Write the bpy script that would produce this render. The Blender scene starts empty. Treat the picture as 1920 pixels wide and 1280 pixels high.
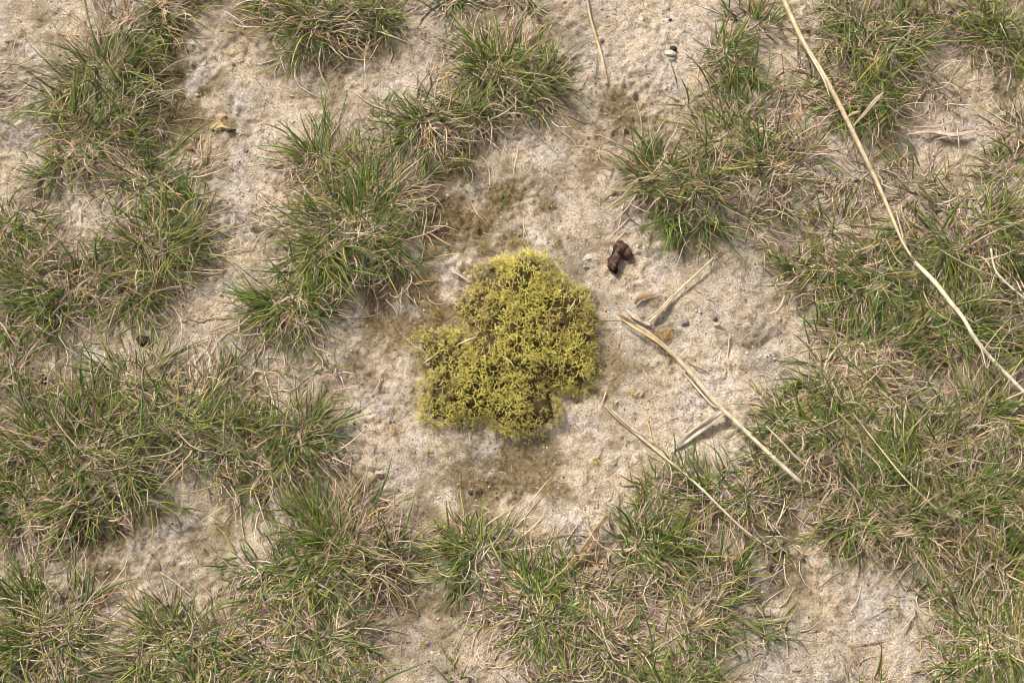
import bpy, bmesh, math, random
import numpy as np
from mathutils import Vector, Matrix

random.seed(7)
RNG = np.random.default_rng(11)
scene = bpy.context.scene
COL = scene.collection

# ------------------------------------------------------------------ camera
W, H = 1920.0, 1280.0                 # pixel frame used for reading positions off the photograph
DIST, TILT, WIDTH = 1.30, math.radians(20), 0.80
cam_data = bpy.data.cameras.new('camera')
cam_data.sensor_width = 36.0
cam_data.lens = 36.0 * DIST / WIDTH
cam_data.clip_start = 0.02
cam_data.clip_end = 500.0
cam = bpy.data.objects.new('camera', cam_data)
COL.objects.link(cam)
CAM = np.array([0.0, -DIST * math.sin(TILT), DIST * math.cos(TILT)])
cam.location = CAM
cam.rotation_euler = (TILT, 0, 0)
scene.camera = cam

# ------------------------------------------------------------------ light
SUN_EL, SUN_AZ = math.radians(47), math.radians(-42)     # azimuth from +Y (top of frame), clockwise
world = bpy.data.worlds.new('World')
scene.world = world
world.use_nodes = True
wn = world.node_tree.nodes
wl = world.node_tree.links
sky = wn.new('ShaderNodeTexSky')
sky.sky_type = 'NISHITA'
sky.sun_disc = False
sky.sun_elevation = SUN_EL
sky.sun_rotation = SUN_AZ
sky.dust_density = 4.0
sky.air_density = 1.0
hsv = wn.new('ShaderNodeHueSaturation')          # thin white cloud: the sky's own light, mostly uncoloured
hsv.inputs['Saturation'].default_value = 0.35
wl.new(sky.outputs['Color'], hsv.inputs['Color'])
wl.new(hsv.outputs['Color'], wn['Background'].inputs['Color'])
wn['Background'].inputs['Strength'].default_value = 0.058

sun_data = bpy.data.lights.new('sun', 'SUN')
sun_data.energy = 1.5
sun_data.angle = math.radians(12)
sun_data.color = (1.0, 0.955, 0.885)
sun = bpy.data.objects.new('sun', sun_data)
COL.objects.link(sun)
sd = Vector((math.sin(SUN_AZ) * math.cos(SUN_EL), math.cos(SUN_AZ) * math.cos(SUN_EL), math.sin(SUN_EL)))
sun.rotation_euler = sd.to_track_quat('Z', 'Y').to_euler()
sun.location = sd * 3

vs = scene.view_settings
vs.view_transform = 'Standard'
vs.look = 'None'
vs.exposure = 1.55
vs.gamma = 1.0
vs.use_curve_mapping = False
scene.render.engine = 'CYCLES'
scene.cycles.filter_width = 0.9       # crisp, as the photograph


# ------------------------------------------------------------------ pixel -> ground
def P(px, py, z=0.0):
    """point where the photograph's pixel ray meets the horizontal plane z"""
    u = (px - W / 2) / W * WIDTH / DIST
    v = -(py - H / 2) / W * WIDTH / DIST
    ct, st = math.cos(TILT), math.sin(TILT)
    d = np.array([u, v * ct + st, v * st - ct])
    t = (z - CAM[2]) / d[2]
    p = CAM + t * d
    return float(p[0]), float(p[1])


PX = WIDTH / W          # metres per pixel at the middle of the frame


# ------------------------------------------------------------------ noise
def _hash(ix, iy, seed):
    n = (ix.astype(np.int64) * 374761393 + iy.astype(np.int64) * 668265263 + seed * 974634777) & 0xFFFFFFFF
    n = ((n ^ (n >> 13)) * 1274126177) & 0xFFFFFFFF
    return (n ^ (n >> 16)) & 0xFFFFFFFF


def perlin(x, y, seed=0):
    x = np.asarray(x, float); y = np.asarray(y, float)
    ix = np.floor(x); iy = np.floor(y)
    fx = x - ix; fy = y - iy
    u = fx * fx * fx * (fx * (fx * 6 - 15) + 10)
    v = fy * fy * fy * (fy * (fy * 6 - 15) + 10)

    def g(dx, dy):
        a = _hash(ix + dx, iy + dy, seed) / 4294967296.0 * 2 * math.pi
        return np.cos(a) * (fx - dx) + np.sin(a) * (fy - dy)
    n0 = g(0, 0) * (1 - u) + g(1, 0) * u
    n1 = g(0, 1) * (1 - u) + g(1, 1) * u
    return (n0 * (1 - v) + n1 * v) * 1.5


def fbm(x, y, size, octs=3, seed=0, gain=0.5):
    r = 0; a = 1.0; f = 1.0 / size
    for o in range(octs):
        r = r + a * perlin(np.asarray(x) * f, np.asarray(y) * f, seed + o * 17)
        a *= gain; f *= 2.07
    return r


# ------------------------------------------------------------------ tufts read off the photograph
# (pixel x, pixel y of the root, reach in pixels, density, share of green blades, label key)
T = [
    (185, 150, 125, 1.15, .66, 'big'), (170, 245, 115, 1.1, .6, 'big'), (215, 205, 95, .9, .6, 'big'),
    (120, 310, 80, .7, .6, 'big2'), (285, 345, 105, .6, .62, 'sparse_l'), (300, 22, 90, .9, .6, 'top_a'),
    (590, 45, 120, 1.05, .65, 'top_b'), (700, 28, 100, 1.0, .66, 'top_b'), (500, 8, 70, .7, .6, 'top_b'),
    (850, -5, 80, .8, .5, 'top_c'), (970, -10, 70, .6, .5, 'top_c'),
    (938, 135, 122, 1.2, .72, 'domed'), (1005, 165, 85, 1.0, .6, 'domed2'), (800, 235, 105, 1.05, .68, 'left_domed'),
    (885, 205, 90, .9, .25, 'pinkdry'), (720, 230, 60, .4, .6, 'left_domed2'),
    (590, 305, 95, .9, .5, 'strip_top'), (690, 335, 95, .85, .55, 'strip'), (665, 410, 120, 1.2, .72, 'strip'),
    (620, 480, 120, 1.15, .74, 'strip'), (735, 470, 85, .8, .7, 'strip_m'), (540, 575, 100, 1.1, .66, 'strip_end'),
    (600, 570, 80, .8, .7, 'strip_end2'),
    (25, 435, 80, 1.0, .75, 'edge_a'), (295, 465, 120, 1.15, .7, 'west'), (345, 435, 90, .9, .66, 'west'),
    (130, 560, 115, 1.05, .6, 'west'), (250, 545, 95, 1.0, .55, 'west'), (45, 530, 95, .9, .5, 'west'),
    (190, 480, 70, .5, .4, 'west'), (20, 700, 75, .9, .7, 'edge_b'), (20, 620, 70, .6, .6, 'edge_b'),
    (280, 745, 105, 1.1, .66, 'sw'), (175, 850, 125, 1.25, .7, 'sw'), (335, 800, 115, 1.1, .55, 'sw'),
    (60, 835, 100, 1.0, .62, 'sw'), (430, 840, 95, .95, .5, 'sw'), (565, 825, 100, 1.0, .66, 'sw_end'),
    (500, 890, 95, .9, .52, 'sw'), (50, 960, 105, 1.1, .68, 'sw'), (140, 950, 90, 1.0, .6, 'sw'),
    (250, 900, 85, .9, .55, 'sw'), (400, 740, 70, .5, .55, 'sw'), (480, 740, 60, .4, .6, 'sw'),
    (640, 1020, 115, 1.15, .66, 's_dome'), (705, 1050, 90, .95, .62, 's_dome'), (560, 1095, 105, 1.1, .6, 's'),
    (500, 1090, 85, 1.0, .55, 's'), (690, 950, 60, .5, .6, 's_dome2'),
    (95, 1195, 110, 1.15, .72, 'sw_corner'), (25, 1240, 90, .9, .7, 'sw_corner'), (150, 1230, 70, .7, .6, 'sw_corner'),
    (310, 1185, 100, 1.05, .7, 's_spray'), (400, 1225, 95, 1.0, .55, 's'), (590, 1190, 105, 1.0, .55, 's'),
    (670, 1190, 62, .7, .5, 's'), (500, 1260, 95, .9, .6, 's'), (270, 1270, 80, .8, .6, 's'), (610, 1280, 85, .8, .5, 's'),
    (905, 1040, 90, 1.05, .78, 'small_s'), (990, 1110, 100, 1.05, .72, 'chain'), (1090, 1125, 95, 1.05, .6, 'chain'),
    (1015, 1180, 90, .95, .66, 'chain'), (1200, 1015, 95, 1.05, .66, 'chain_e'), (1240, 1075, 95, 1.05, .6, 'chain'),
    (1340, 1135, 95, 1.0, .52, 'chain_end'), (1280, 1190, 85, .85, .5, 'chain'), (1160, 1235, 90, .9, .6, 'chain'),
    (1060, 1270, 80, .8, .55, 'chain'), (860, 1290, 55, .3, .6, 'chain_s'), (1300, 1260, 70, .6, .55, 'chain'),
    (1240, 915, 65, .6, .7, 'cross_b'), (1330, 930, 85, .9, .62, 'cross_b'), (1400, 935, 75, .8, .6, 'cross_b'),
    (1368, 105, 84, 1.1, .7, 'ne_small'), (1420, 45, 70, .7, .6, 'ne_small2'),
    (1610, 85, 110, 1.05, .66, 'under_a'), (1600, 175, 100, 1.1, .66, 'under_a'), (1580, 30, 80, .8, .62, 'under_a'),
    (1690, 70, 90, .9, .58, 'under_a'), (1660, 190, 85, .8, .45, 'under_a'), (1760, 30, 70, .6, .6, 'under_a2'),
    (1870, 60, 100, 1.1, .72, 'ne_corner'), (1920, 110, 90, .9, .65, 'ne_corner'), (1820, 20, 75, .7, .6, 'ne_corner'),
    (1915, 240, 75, .8, .55, 'e_edge'), (1890, 330, 70, .5, .55, 'e_edge'),
    (1385, 235, 100, .95, .58, 'north_e'), (1225, 335, 105, 1.0, .62, 'north_e'), (1285, 355, 105, 1.15, .66, 'north_e'),
    (1430, 320, 95, 1.05, .6, 'north_e'), (1340, 290, 95, 1.0, .55, 'north_e'), (1500, 285, 75, .5, .5, 'north_e2'),
    (1480, 390, 60, .4, .5, 'north_e2'),
    (1540, 505, 85, .95, .62, 'east'), (1640, 520, 100, 1.05, .58, 'east'), (1750, 575, 105, 1.15, .66, 'east'),
    (1780, 470, 105, 1.05, .6, 'east'), (1860, 430, 105, 1.1, .56, 'east'), (1910, 520, 95, 1.0, .6, 'east'),
    (1800, 630, 100, 1.15, .7, 'east'), (1610, 655, 105, 1.0, .5, 'east'), (1560, 740, 105, 1.0, .55, 'east'),
    (1665, 755, 105, 1.05, .55, 'east'), (1480, 800, 90, .95, .6, 'east_w'), (1540, 835, 105, 1.05, .58, 'east'),
    (1640, 880, 110, 1.1, .6, 'east'), (1745, 850, 105, 1.05, .6, 'east'), (1850, 790, 105, 1.0, .62, 'east'),
    (1700, 980, 110, 1.15, .55, 'east_s'), (1605, 990, 90, .95, .5, 'east_s'), (1800, 960, 110, 1.1, .62, 'east'),
    (1890, 900, 100, 1.05, .6, 'east'), (1870, 1070, 105, 1.05, .6, 'east'), (1700, 640, 80, .8, .5, 'east'),
    (1690, 440, 75, .7, .55, 'east'), (1600, 560, 70, .7, .6, 'east'), (1450, 870, 70, .7, .6, 'east_w'),
    (1830, 1190, 100, 1.05, .6, 'se'), (1900, 1235, 100, 1.05, .62, 'se'), (1910, 1150, 90, .9, .6, 'se'),
    (1790, 1270, 85, .9, .55, 'se'),
    (1480, 170, 85, .35, .3, 'wisp'), (1740, 150, 85, .35, .35, 'wisp'), (1600, 335, 95, .4, .35, 'wisp'), (1720, 350, 95, .35, .4, 'wisp'), (1790, 380, 80, .5, .5, 'wisp'),
    (1560, 420, 80, .4, .35, 'wisp'), (1470, 1010, 70, .3, .35, 'wisp'), (370, 330, 60, .25, .4, 'wisp'), (70, 450, 70, .4, .3, 'wisp'), 
    (480, 690, 60, .25, .5, 'wisp'), (760, 340, 80, .3, .35, 'wisp'), (620, 700, 60, .2, .5, 'wisp'), (1440, 1200, 60, .3, .35, 'wisp'),
    (1700, 1120, 90, .16, .35, 'wisp'), (1130, 1190, 80, .5, .3, 'wisp'), (860, 280, 70, .35, .3, 'wisp'), (1290, 200, 60, .25, .4, 'wisp'), (230, 300, 80, .6, .4, 'wisp'),
    (1410, 400, 80, .3, .4, 'wisp'), (240, 60, 90, .5, .35, 'wisp'),
    # roots just outside the frame
    (-60, 180, 100, .8, .6, 'out'), (-70, 880, 110, 1, .6, 'out'), (-80, 560, 110, 1, .6, 'out'), (-60, 1180, 100, 1, .6, 'out'),
    (1990, 640, 110, 1, .6, 'out'), (1990, 1000, 110, 1, .6, 'out'), (1990, 420, 100, .9, .6, 'out'), (1980, 50, 100, 1, .6, 'out'),
    (400, -70, 100, .9, .6, 'out'), (1100, -90, 90, .8, .6, 'out'), (1640, -60, 110, 1, .6, 'out'), (660, -70, 110, 1, .6, 'out'),
    (180, -70, 100, .9, .6, 'out'), (380, 1340, 110, 1, .6, 'out'), (980, 1365, 90, 1, .6, 'out'), (1250, 1340, 110, 1, .6, 'out'),
    (1650, 1350, 90, .9, .6, 'out'), (120, 1330, 100, .9, .6, 'out'), (1880, 1340, 110, 1, .6, 'out'), (640, 1370, 100, .9, .6, 'out'),
    (-170, 350, 110, .9, .6, 'out'), (-180, 1000, 110, .9, .6, 'out'), (2090, 820, 110, .9, .6, 'out'), (2090, 250, 110, .9, .6, 'out'),
]
_r = random.Random(5)
for _k in range(26):            # the turf goes on around the frame
    _a = _k / 26 * 2 * math.pi + _r.uniform(-.08, .08)
    T.append((960 + math.cos(_a) * _r.uniform(1320, 1650), 640 + math.sin(_a) * _r.uniform(960, 1250), 105, _r.uniform(.6, .9), .6, 'out'))
TX = np.array([P(t[0], t[1])[0] for t in T]); TY = np.array([P(t[0], t[1])[1] for t in T])
TR = np.array([t[2] * PX for t in T])

# hollows and rises of the sand: pixel centre, radii, millimetres
RELIEF = [
    (900, 395, 110, 70, -6), (870, 320, 60, 50, -4), (940, 900, 105, 60, -7), (340, 170, 60, 110, -6), (370, 260, 60, 50, -4),
    (190, 1000, 70, 50, -5), (1500, 1010, 80, 55, -4), (770, 1110, 70, 60, -3), (740, 590, 90, 70, -4), (420, 200, 60, 140, 4),
    (1200, 60, 110, 90, 5), (1010, 310, 90, 80, 3), (1290, 580, 110, 70, 5), (1410, 605, 55, 35, 4), (1430, 665, 45, 22, 3),
    (1385, 655, 30, 16, -3), (1080, 980, 110, 60, 5), (1150, 900, 90, 50, 3), (820, 860, 70, 50, 3), (290, 1030, 90, 60, 4),
    (700, 780, 80, 70, 3), (420, 640, 100, 60, 4), (1600, 1170, 120, 80, 4), (640, 180, 110, 70, 3), (30, 130, 60, 130, 4),
    (1120, 660, 25, 60, -3), (1060, 800, 60, 25, -3), (40, 1110, 70, 50, 4), (1700, 270, 70, 60, -3), (1760, 250, 80, 30, 3),
    (1150, 500, 40, 50, 2), (960, 235, 60, 40, -2),
]
RXY = [(P(r[0], r[1]), r[2] * PX, r[3] * PX, r[4] * .001) for r in RELIEF]
# brown-green algal crust: pixel centre, radii, strength
STAIN = [
    (325, 165, 60, 100, .9), (360, 250, 55, 60, .7), (420, 20, 90, 60, .5), (905, 400, 105, 55, .85), (880, 325, 60, 45, .8), (945, 370, 30, 30, .9),
    (930, 455, 80, 30, .6), (760, 580, 90, 75, .75), (700, 600, 60, 70, .5), (850, 490, 60, 40, .6), (950, 895, 110, 55, .75), (880, 960, 70, 55, .6),
    (1135, 215, 50, 40, .72), (1110, 260, 40, 60, .4), (1190, 200, 60, 40, .4), (1090, 350, 60, 40, .4), (180, 1000, 60, 60, .85), (230, 960, 60, 40, .5),
    (775, 1095, 70, 55, .7), (1500, 1000, 80, 55, .7), (1460, 1090, 60, 60, .55), (1130, 700, 30, 50, .7), (1150, 590, 60, 60, .35),
    (1080, 470, 60, 40, .4), (1200, 560, 40, 30, .5), (1250, 640, 30, 30, .4), (1180, 700, 80, 60, .3), (700, 690, 60, 60, .45), (1580, 1120, 40, 40, .3),
    (620, 100, 70, 80, .55), (580, 160, 70, 40, .5), (1060, 180, 60, 60, .3), (990, 50, 120, 50, .35), (1700, 250, 60, 60, .3), (370, 610, 80, 30, .35),
    (60, 60, 60, 50, .4), (40, 360, 40, 60, .3), (460, 470, 60, 60, .25), (800, 1030, 60, 70, .45), (760, 1200, 70, 40, .4), (830, 1230, 60, 40, .3),
    (350, 1070, 70, 40, .35), (400, 1010, 40, 40, .5), (1420, 660, 60, 35, .35), (1440, 580, 50, 40, .3), (1350, 560, 60, 40, .2), (1150, 850, 50, 40, .35),
    (1790, 250, 80, 50, .3), (1440, 470, 60, 50, .35), (1300, 450, 70, 30, .4), (520, 90, 40, 60, .3), (1600, 1200, 40, 30, .3),
]
SXY = [(P(s[0], s[1]), s[2] * PX, s[3] * PX, s[4]) for s in STAIN]


# little broken edges of the crust: pixel start, pixel end, drop in millimetres towards the right of travel
SCARP = [((1385, 668), (1462, 622), 3.2), ((1400, 640), (1440, 600), 2.2), ((925, 955), (1010, 912), 4.0), ((880, 930), (930, 880), 2.5), ((690, 905), (735, 880), 2.5),
         ((1710, 300), (1790, 262), 2.5), ((1100, 300), (1060, 360), 1.6), ((250, 1010), (340, 1000), 2.0), ((1560, 1130), (1570, 1210), 1.8), ((1020, 545), (1160, 470), 1.6),
         ((1130, 880), (1200, 860), 1.8), ((400, 640), (480, 600), 1.6), ((60, 95), (20, 190), 2.2), ((1240, 40), (1180, 110), 1.6)]
SCXY = [(np.array(P(*a)), np.array(P(*b)), d * .001) for a, b, d in SCARP]


def scarps(x, y):
    h = np.zeros_like(x)
    wob = fbm(x, y, .014, 3, 141) * .006
    for a, b, d in SCXY:
        ab = b - a; L = np.hypot(*ab); u = ab / L
        t = ((x - a[0]) * u[0] + (y - a[1]) * u[1]) / L
        n = (x - a[0]) * -u[1] + (y - a[1]) * u[0] + wob
        h += d * np.tanh(n / .0016) * .5 * np.exp(-((t - .5) / .42) ** 4) * np.exp(-(n / .022) ** 2)
    return h


def ground_base(x, y):
    x = np.asarray(x, float); y = np.asarray(y, float)
    h = scarps(x, y) + .004 * fbm(x, y, .16, 2, 3) + .0018 * fbm(x, y, .045, 2, 9)
    for (c, rx, ry, a) in RXY:
        h = h + a * np.exp(-((x - c[0]) / rx) ** 2 - ((y - c[1]) / ry) ** 2)
    for i in range(len(T)):
        m = (np.abs(x - TX[i]) < TR[i] * 2) & (np.abs(y - TY[i]) < TR[i] * 2)
        if m.any():
            h[m] += .006 * T[i][3] * np.exp(-((x[m] - TX[i]) ** 2 + (y[m] - TY[i]) ** 2) / (TR[i] * .62) ** 2)
    return h


def crumb(x, y):
    """crusty small relief of the sand"""
    rough = np.clip(.62 + .9 * fbm(x, y, .07, 2, 31), .2, 1.4)
    a = np.abs(fbm(x, y, .016, 2, 41))
    b = fbm(x, y, .0075, 2, 51)
    c = fbm(x, y, .0034, 2, 61)
    pits = -np.clip(fbm(x, y, .009, 1, 71) - .42, 0, 1) * .006
    return rough * (-.0024 * a + .0016 * b + .0016 * c + pits)


def hgt(x, y):
    x = np.atleast_1d(np.asarray(x, float)).copy(); y = np.atleast_1d(np.asarray(y, float)).copy()
    return ground_base(x, y) + crumb(x, y)


def h1(x, y):
    return float(hgt(x, y)[0])


def PG(px, py, up=0.0):
    """pixel -> (x, y, z) on the relief, lifted by up"""
    z = 0.0
    for _ in range(3):
        x, y = P(px, py, z + up)
        z = h1(x, y)
    return Vector((x, y, z + up))


def stain_at(x, y):
    s = np.zeros_like(x)
    wob = fbm(x, y, .04, 5, 83, .72)
    for (c, rx, ry, a) in SXY:
        d = ((x - c[0]) / rx) ** 2 + ((y - c[1]) / ry) ** 2
        s = np.maximum(s, min(1, a * 1.18) * np.clip(np.exp(-d * .42) * (1.0 + wob * 1.25), 0, 1))
    humus_shade = np.zeros_like(x)  # dark ground round each tuft: root soil plus painted-in shade
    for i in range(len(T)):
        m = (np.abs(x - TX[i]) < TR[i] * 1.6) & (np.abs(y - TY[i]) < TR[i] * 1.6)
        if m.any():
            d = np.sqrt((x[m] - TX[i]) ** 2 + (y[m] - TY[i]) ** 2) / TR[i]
            humus_shade[m] = np.maximum(humus_shade[m], np.clip(1.0 - d + wob[m] * .35, 0, 1) * min(1, 1.1 * T[i][3]))
    return np.clip(s, 0, 1), np.clip(humus_shade, 0, 1)


# ------------------------------------------------------------------ materials
def new_mat(name):
    m = bpy.data.materials.new(name); m.use_nodes = True
    n = m.node_tree.nodes; l = m.node_tree.links
    return m, n, l, n['Principled BSDF']


def ramp(n, stops):
    r = n.new('ShaderNodeValToRGB')
    els = r.color_ramp.elements
    while len(els) < len(stops):
        els.new(.5)
    for e, (p, c) in zip(els, stops):
        e.position = p; e.color = (*c, 1) if len(c) == 3 else c
    return r


def mixc(n, l, fac, a, b, mode='MIX'):
    m = n.new('ShaderNodeMix'); m.data_type = 'RGBA'; m.blend_type = mode
    for sock, v in ((0, fac), (6, a), (7, b)):
        if isinstance(v, (int, float)):
            m.inputs[sock].default_value = v
        elif isinstance(v, tuple):
            m.inputs[sock].default_value = (*v, 1)
        else:
            l.new(v, m.inputs[sock])
    return m.outputs[2]


def math_n(n, l, op, a, b=None, clamp=False):
    m = n.new('ShaderNodeMath'); m.operation = op; m.use_clamp = clamp
    for i, v in enumerate((a, b)):
        if v is None: continue
        if isinstance(v, (int, float)): m.inputs[i].default_value = v
        else: l.new(v, m.inputs[i])
    return m.outputs[0]


def noise_n(n, l, co, scale, detail=3, rough=.55):
    t = n.new('ShaderNodeTexNoise'); t.inputs['Scale'].default_value = scale
    t.inputs['Detail'].default_value = detail; t.inputs['Roughness'].default_value = rough
    l.new(co, t.inputs['Vector']); return t


def sand_material():
    m, n, l, b = new_mat('sand')
    co = n.new('ShaderNodeTexCoord').outputs['Object']
    at = n.new('ShaderNodeAttribute'); at.attribute_name = 'stain'
    ah = n.new('ShaderNodeAttribute'); ah.attribute_name = 'humus_shade'
    big = noise_n(n, l, co, 9, 4)
    base = ramp(n, [(.3, (.455, .39, .32)), (.5, (.535, .468, .39)), (.72, (.60, .53, .45))])
    l.new(big.outputs['Fac'], base.inputs['Fac'])
    c = base.outputs['Color']
    # single grains: each cell its own tone
    vo = n.new('ShaderNodeTexVoronoi'); vo.inputs['Scale'].default_value = 1050; l.new(co, vo.inputs['Vector'])
    sep = n.new('ShaderNodeSeparateColor'); l.new(vo.outputs['Color'], sep.inputs[0])
    grain = ramp(n, [(0, (.42, .38, .34)), (.12, (.72, .66, .58)), (.55, (1, 1, 1)), (.85, (1.1, 1.1, 1.1)), (1, (1.25, 1.16, 1.05))])
    l.new(sep.outputs[0], grain.inputs['Fac'])
    c = mixc(n, l, .85, c, grain.outputs['Color'], 'MULTIPLY')
    # warm iron-coloured grains
    warm = math_n(n, l, 'GREATER_THAN', sep.outputs[1], .88)
    warm = math_n(n, l, 'MULTIPLY', warm, .55)
    c = mixc(n, l, warm, c, (.42, .27, .13))
    # clotted crust
    cl = noise_n(n, l, co, 150, 4, .65)
    clr = ramp(n, [(.36, (.55, .5, .42)), (.5, (.96, .95, .92)), (.66, (1.08, 1.07, 1.05))]); l.new(cl.outputs['Fac'], clr.inputs['Fac'])
    c = mixc(n, l, .8, c, clr.outputs['Color'], 'MULTIPLY')
    # greyer and yellower patches
    pn = noise_n(n, l, co, 24, 3)
    pr = ramp(n, [(.35, (.93, .95, 1.02)), (.65, (1.05, 1.0, .9))]); l.new(pn.outputs['Fac'], pr.inputs['Fac'])
    c = mixc(n, l, 1.0, c, pr.outputs['Color'], 'MULTIPLY')
    # algal crust, broken up by fine noise
    fn = noise_n(n, l, co, 330, 4, .7)
    fn2 = noise_n(n, l, co, 70, 4, .65)
    k = math_n(n, l, 'ADD', math_n(n, l, 'MULTIPLY', fn.outputs['Fac'], 1.5), math_n(n, l, 'MULTIPLY', fn2.outputs['Fac'], 1.3))
    k = math_n(n, l, 'SUBTRACT', k, 1.4)
    st = math_n(n, l, 'MULTIPLY', at.outputs['Fac'], 1.0)
    f = math_n(n, l, 'ADD', math_n(n, l, 'MULTIPLY', st, 1.25), math_n(n, l, 'MULTIPLY', k, 1.15))
    f = math_n(n, l, 'SUBTRACT', f, .0)
    f = math_n(n, l, 'MULTIPLY', f, 1.35, clamp=True)
    f = math_n(n, l, 'MULTIPLY', f, math_n(n, l, 'ADD', math_n(n, l, 'MULTIPLY', st, .5), .5), clamp=True)
    f = math_n(n, l, 'MAXIMUM', f, math_n(n, l, 'MULTIPLY', st, math_n(n, l, 'ADD', math_n(n, l, 'MULTIPLY', fn2.outputs['Fac'], .7), .34)), clamp=True)
    oc = ramp(n, [(.35, (.075, .052, .023)), (.5, (.165, .118, .058)), (.66, (.275, .205, .108))]); l.new(fn.outputs['Fac'], oc.inputs['Fac'])
    c = mixc(n, l, f, c, oc.outputs['Color'])
    # dark soil among the grass roots, painted darker still to deepen tuft shadows
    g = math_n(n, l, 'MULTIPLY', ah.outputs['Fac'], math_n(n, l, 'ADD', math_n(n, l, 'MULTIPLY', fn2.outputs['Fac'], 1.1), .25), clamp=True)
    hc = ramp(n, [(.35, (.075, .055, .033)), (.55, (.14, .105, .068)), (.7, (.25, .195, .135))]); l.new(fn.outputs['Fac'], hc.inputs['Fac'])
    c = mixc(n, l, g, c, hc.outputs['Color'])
    # sparse dark grains
    v2 = n.new('ShaderNodeTexVoronoi'); v2.inputs['Scale'].default_value = 330; l.new(co, v2.inputs['Vector'])
    s2 = n.new('ShaderNodeSeparateColor'); l.new(v2.outputs['Color'], s2.inputs[0])
    dk = math_n(n, l, 'MULTIPLY', math_n(n, l, 'GREATER_THAN', s2.outputs[0], .9), math_n(n, l, 'LESS_THAN', v2.outputs['Distance'], .26))
    c = mixc(n, l, math_n(n, l, 'MULTIPLY', dk, .75), c, (.10, .085, .07))
    l.new(c, b.inputs['Base Color'])
    b.inputs['Roughness'].default_value = .95
    b.inputs['Specular IOR Level'].default_value = .15
    b1 = n.new('ShaderNodeBump'); b1.inputs['Strength'].default_value = .6; b1.inputs['Distance'].default_value = .0009
    l.new(vo.outputs['Distance'], b1.inputs['Height']); b1.invert = True
    b2 = n.new('ShaderNodeBump'); b2.inputs['Strength'].default_value = .7; b2.inputs['Distance'].default_value = .002
    l.new(fn.outputs['Fac'], b2.inputs['Height']); l.new(b1.outputs['Normal'], b2.inputs['Normal'])
    l.new(b2.outputs['Normal'], b.inputs['Normal'])
    return m


def attr_material(name, rough=.6, trans=.0, var=.0, var_scale=400, spec=.3, bump=0.0, bump_scale=600):
    m, n, l, b = new_mat(name)
    a = n.new('ShaderNodeAttribute'); a.attribute_name = 'tint'
    c = a.outputs['Color']
    co = n.new('ShaderNodeTexCoord').outputs['Object']
    if var:
        t = noise_n(n, l, co, var_scale, 3)
        r = ramp(n, [(.3, (1 - var,) * 3), (.7, (1 + var,) * 3)]); l.new(t.outputs['Fac'], r.inputs['Fac'])
        c = mixc(n, l, 1.0, c, r.outputs['Color'], 'MULTIPLY')
    l.new(c, b.inputs['Base Color'])
    b.inputs['Roughness'].default_value = rough
    b.inputs['Specular IOR Level'].default_value = spec
    if bump:
        t2 = noise_n(n, l, co, bump_scale, 4, .65)
        bp = n.new('ShaderNodeBump'); bp.inputs['Strength'].default_value = .8; bp.inputs['Distance'].default_value = bump
        l.new(t2.outputs['Fac'], bp.inputs['Height']); l.new(bp.outputs['Normal'], b.inputs['Normal'])
    if trans:
        tr = n.new('ShaderNodeBsdfTranslucent'); l.new(c, tr.inputs['Color'])
        mx = n.new('ShaderNodeMixShader'); mx.inputs[0].default_value = trans
        l.new(b.outputs[0], mx.inputs[1]); l.new(tr.outputs[0], mx.inputs[2])
        l.new(mx.outputs[0], n['Material Output'].inputs['Surface'])
    return m


M_SAND = sand_material()
M_BLADE = attr_material('grass_blade', .45, .20, .12, 300, .45)
M_STRAW = attr_material('dry_straw', .75, 0, .34, 130, .2, .0005, 500)
M_MOSS = attr_material('moss_green', .75, .18, .12, 500, .2)
M_STONE = attr_material('stone', .7, 0, .25, 500, .3, .0006, 700)
M_DROP = attr_material('dropping', 1.0, 0, .65, 700, .08, .004, 650)
M_GRAIN = attr_material('loose_grain', .8, 0, .1, 800, .3)


# ------------------------------------------------------------------ mesh helpers
def mesh_np(name, verts, quads, mat, tint=None, smooth=True, tris=None):
    me = bpy.data.meshes.new(name)
    nv = len(verts); me.vertices.add(nv); me.vertices.foreach_set('co', np.asarray(verts, np.float32).ravel())
    polys = []
    loops = []
    starts = []
    tot = 0
    if quads is not None and len(quads):
        q = np.asarray(quads, np.int32); loops.append(q.ravel()); starts.append(np.arange(len(q)) * 4); tot = q.size
    if tris is not None and len(tris):
        t = np.asarray(tris, np.int32); loops.append(t.ravel()); starts.append(tot + np.arange(len(t)) * 3)
    loops = np.concatenate(loops).astype(np.int32); starts = np.concatenate(starts).astype(np.int32)
    me.loops.add(len(loops)); me.loops.foreach_set('vertex_index', loops)
    me.polygons.add(len(starts)); me.polygons.foreach_set('loop_start', starts)
    me.polygons.foreach_set('use_smooth', np.full(len(starts), smooth, bool))
    if tint is not None:
        a = me.attributes.new('tint', 'FLOAT_COLOR', 'POINT')
        t4 = np.ones((nv, 4), np.float32); t4[:, :3] = tint
        a.data.foreach_set('color', t4.ravel())
    me.materials.append(mat)
    me.update(calc_edges=True)
    return me


def link(name, me, parent=None, loc=(0, 0, 0)):
    o = bpy.data.objects.new(name, me); COL.objects.link(o); o.location = loc
    if parent is not None: o.parent = parent
    return o


def tag(o, label=None, cat=None, group=None, kind=None):
    if label: o['label'] = label
    if cat: o['category'] = cat
    if group: o['group'] = group
    if kind: o['kind'] = kind
    return o


def empty(name, loc):
    o = bpy.data.objects.new(name, None); COL.objects.link(o); o.location = loc; o.empty_display_size = .01
    return o


def frames(path):
    t = np.gradient(path, axis=-2)
    return t / (np.linalg.norm(t, axis=-1, keepdims=True) + 1e-12)


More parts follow.
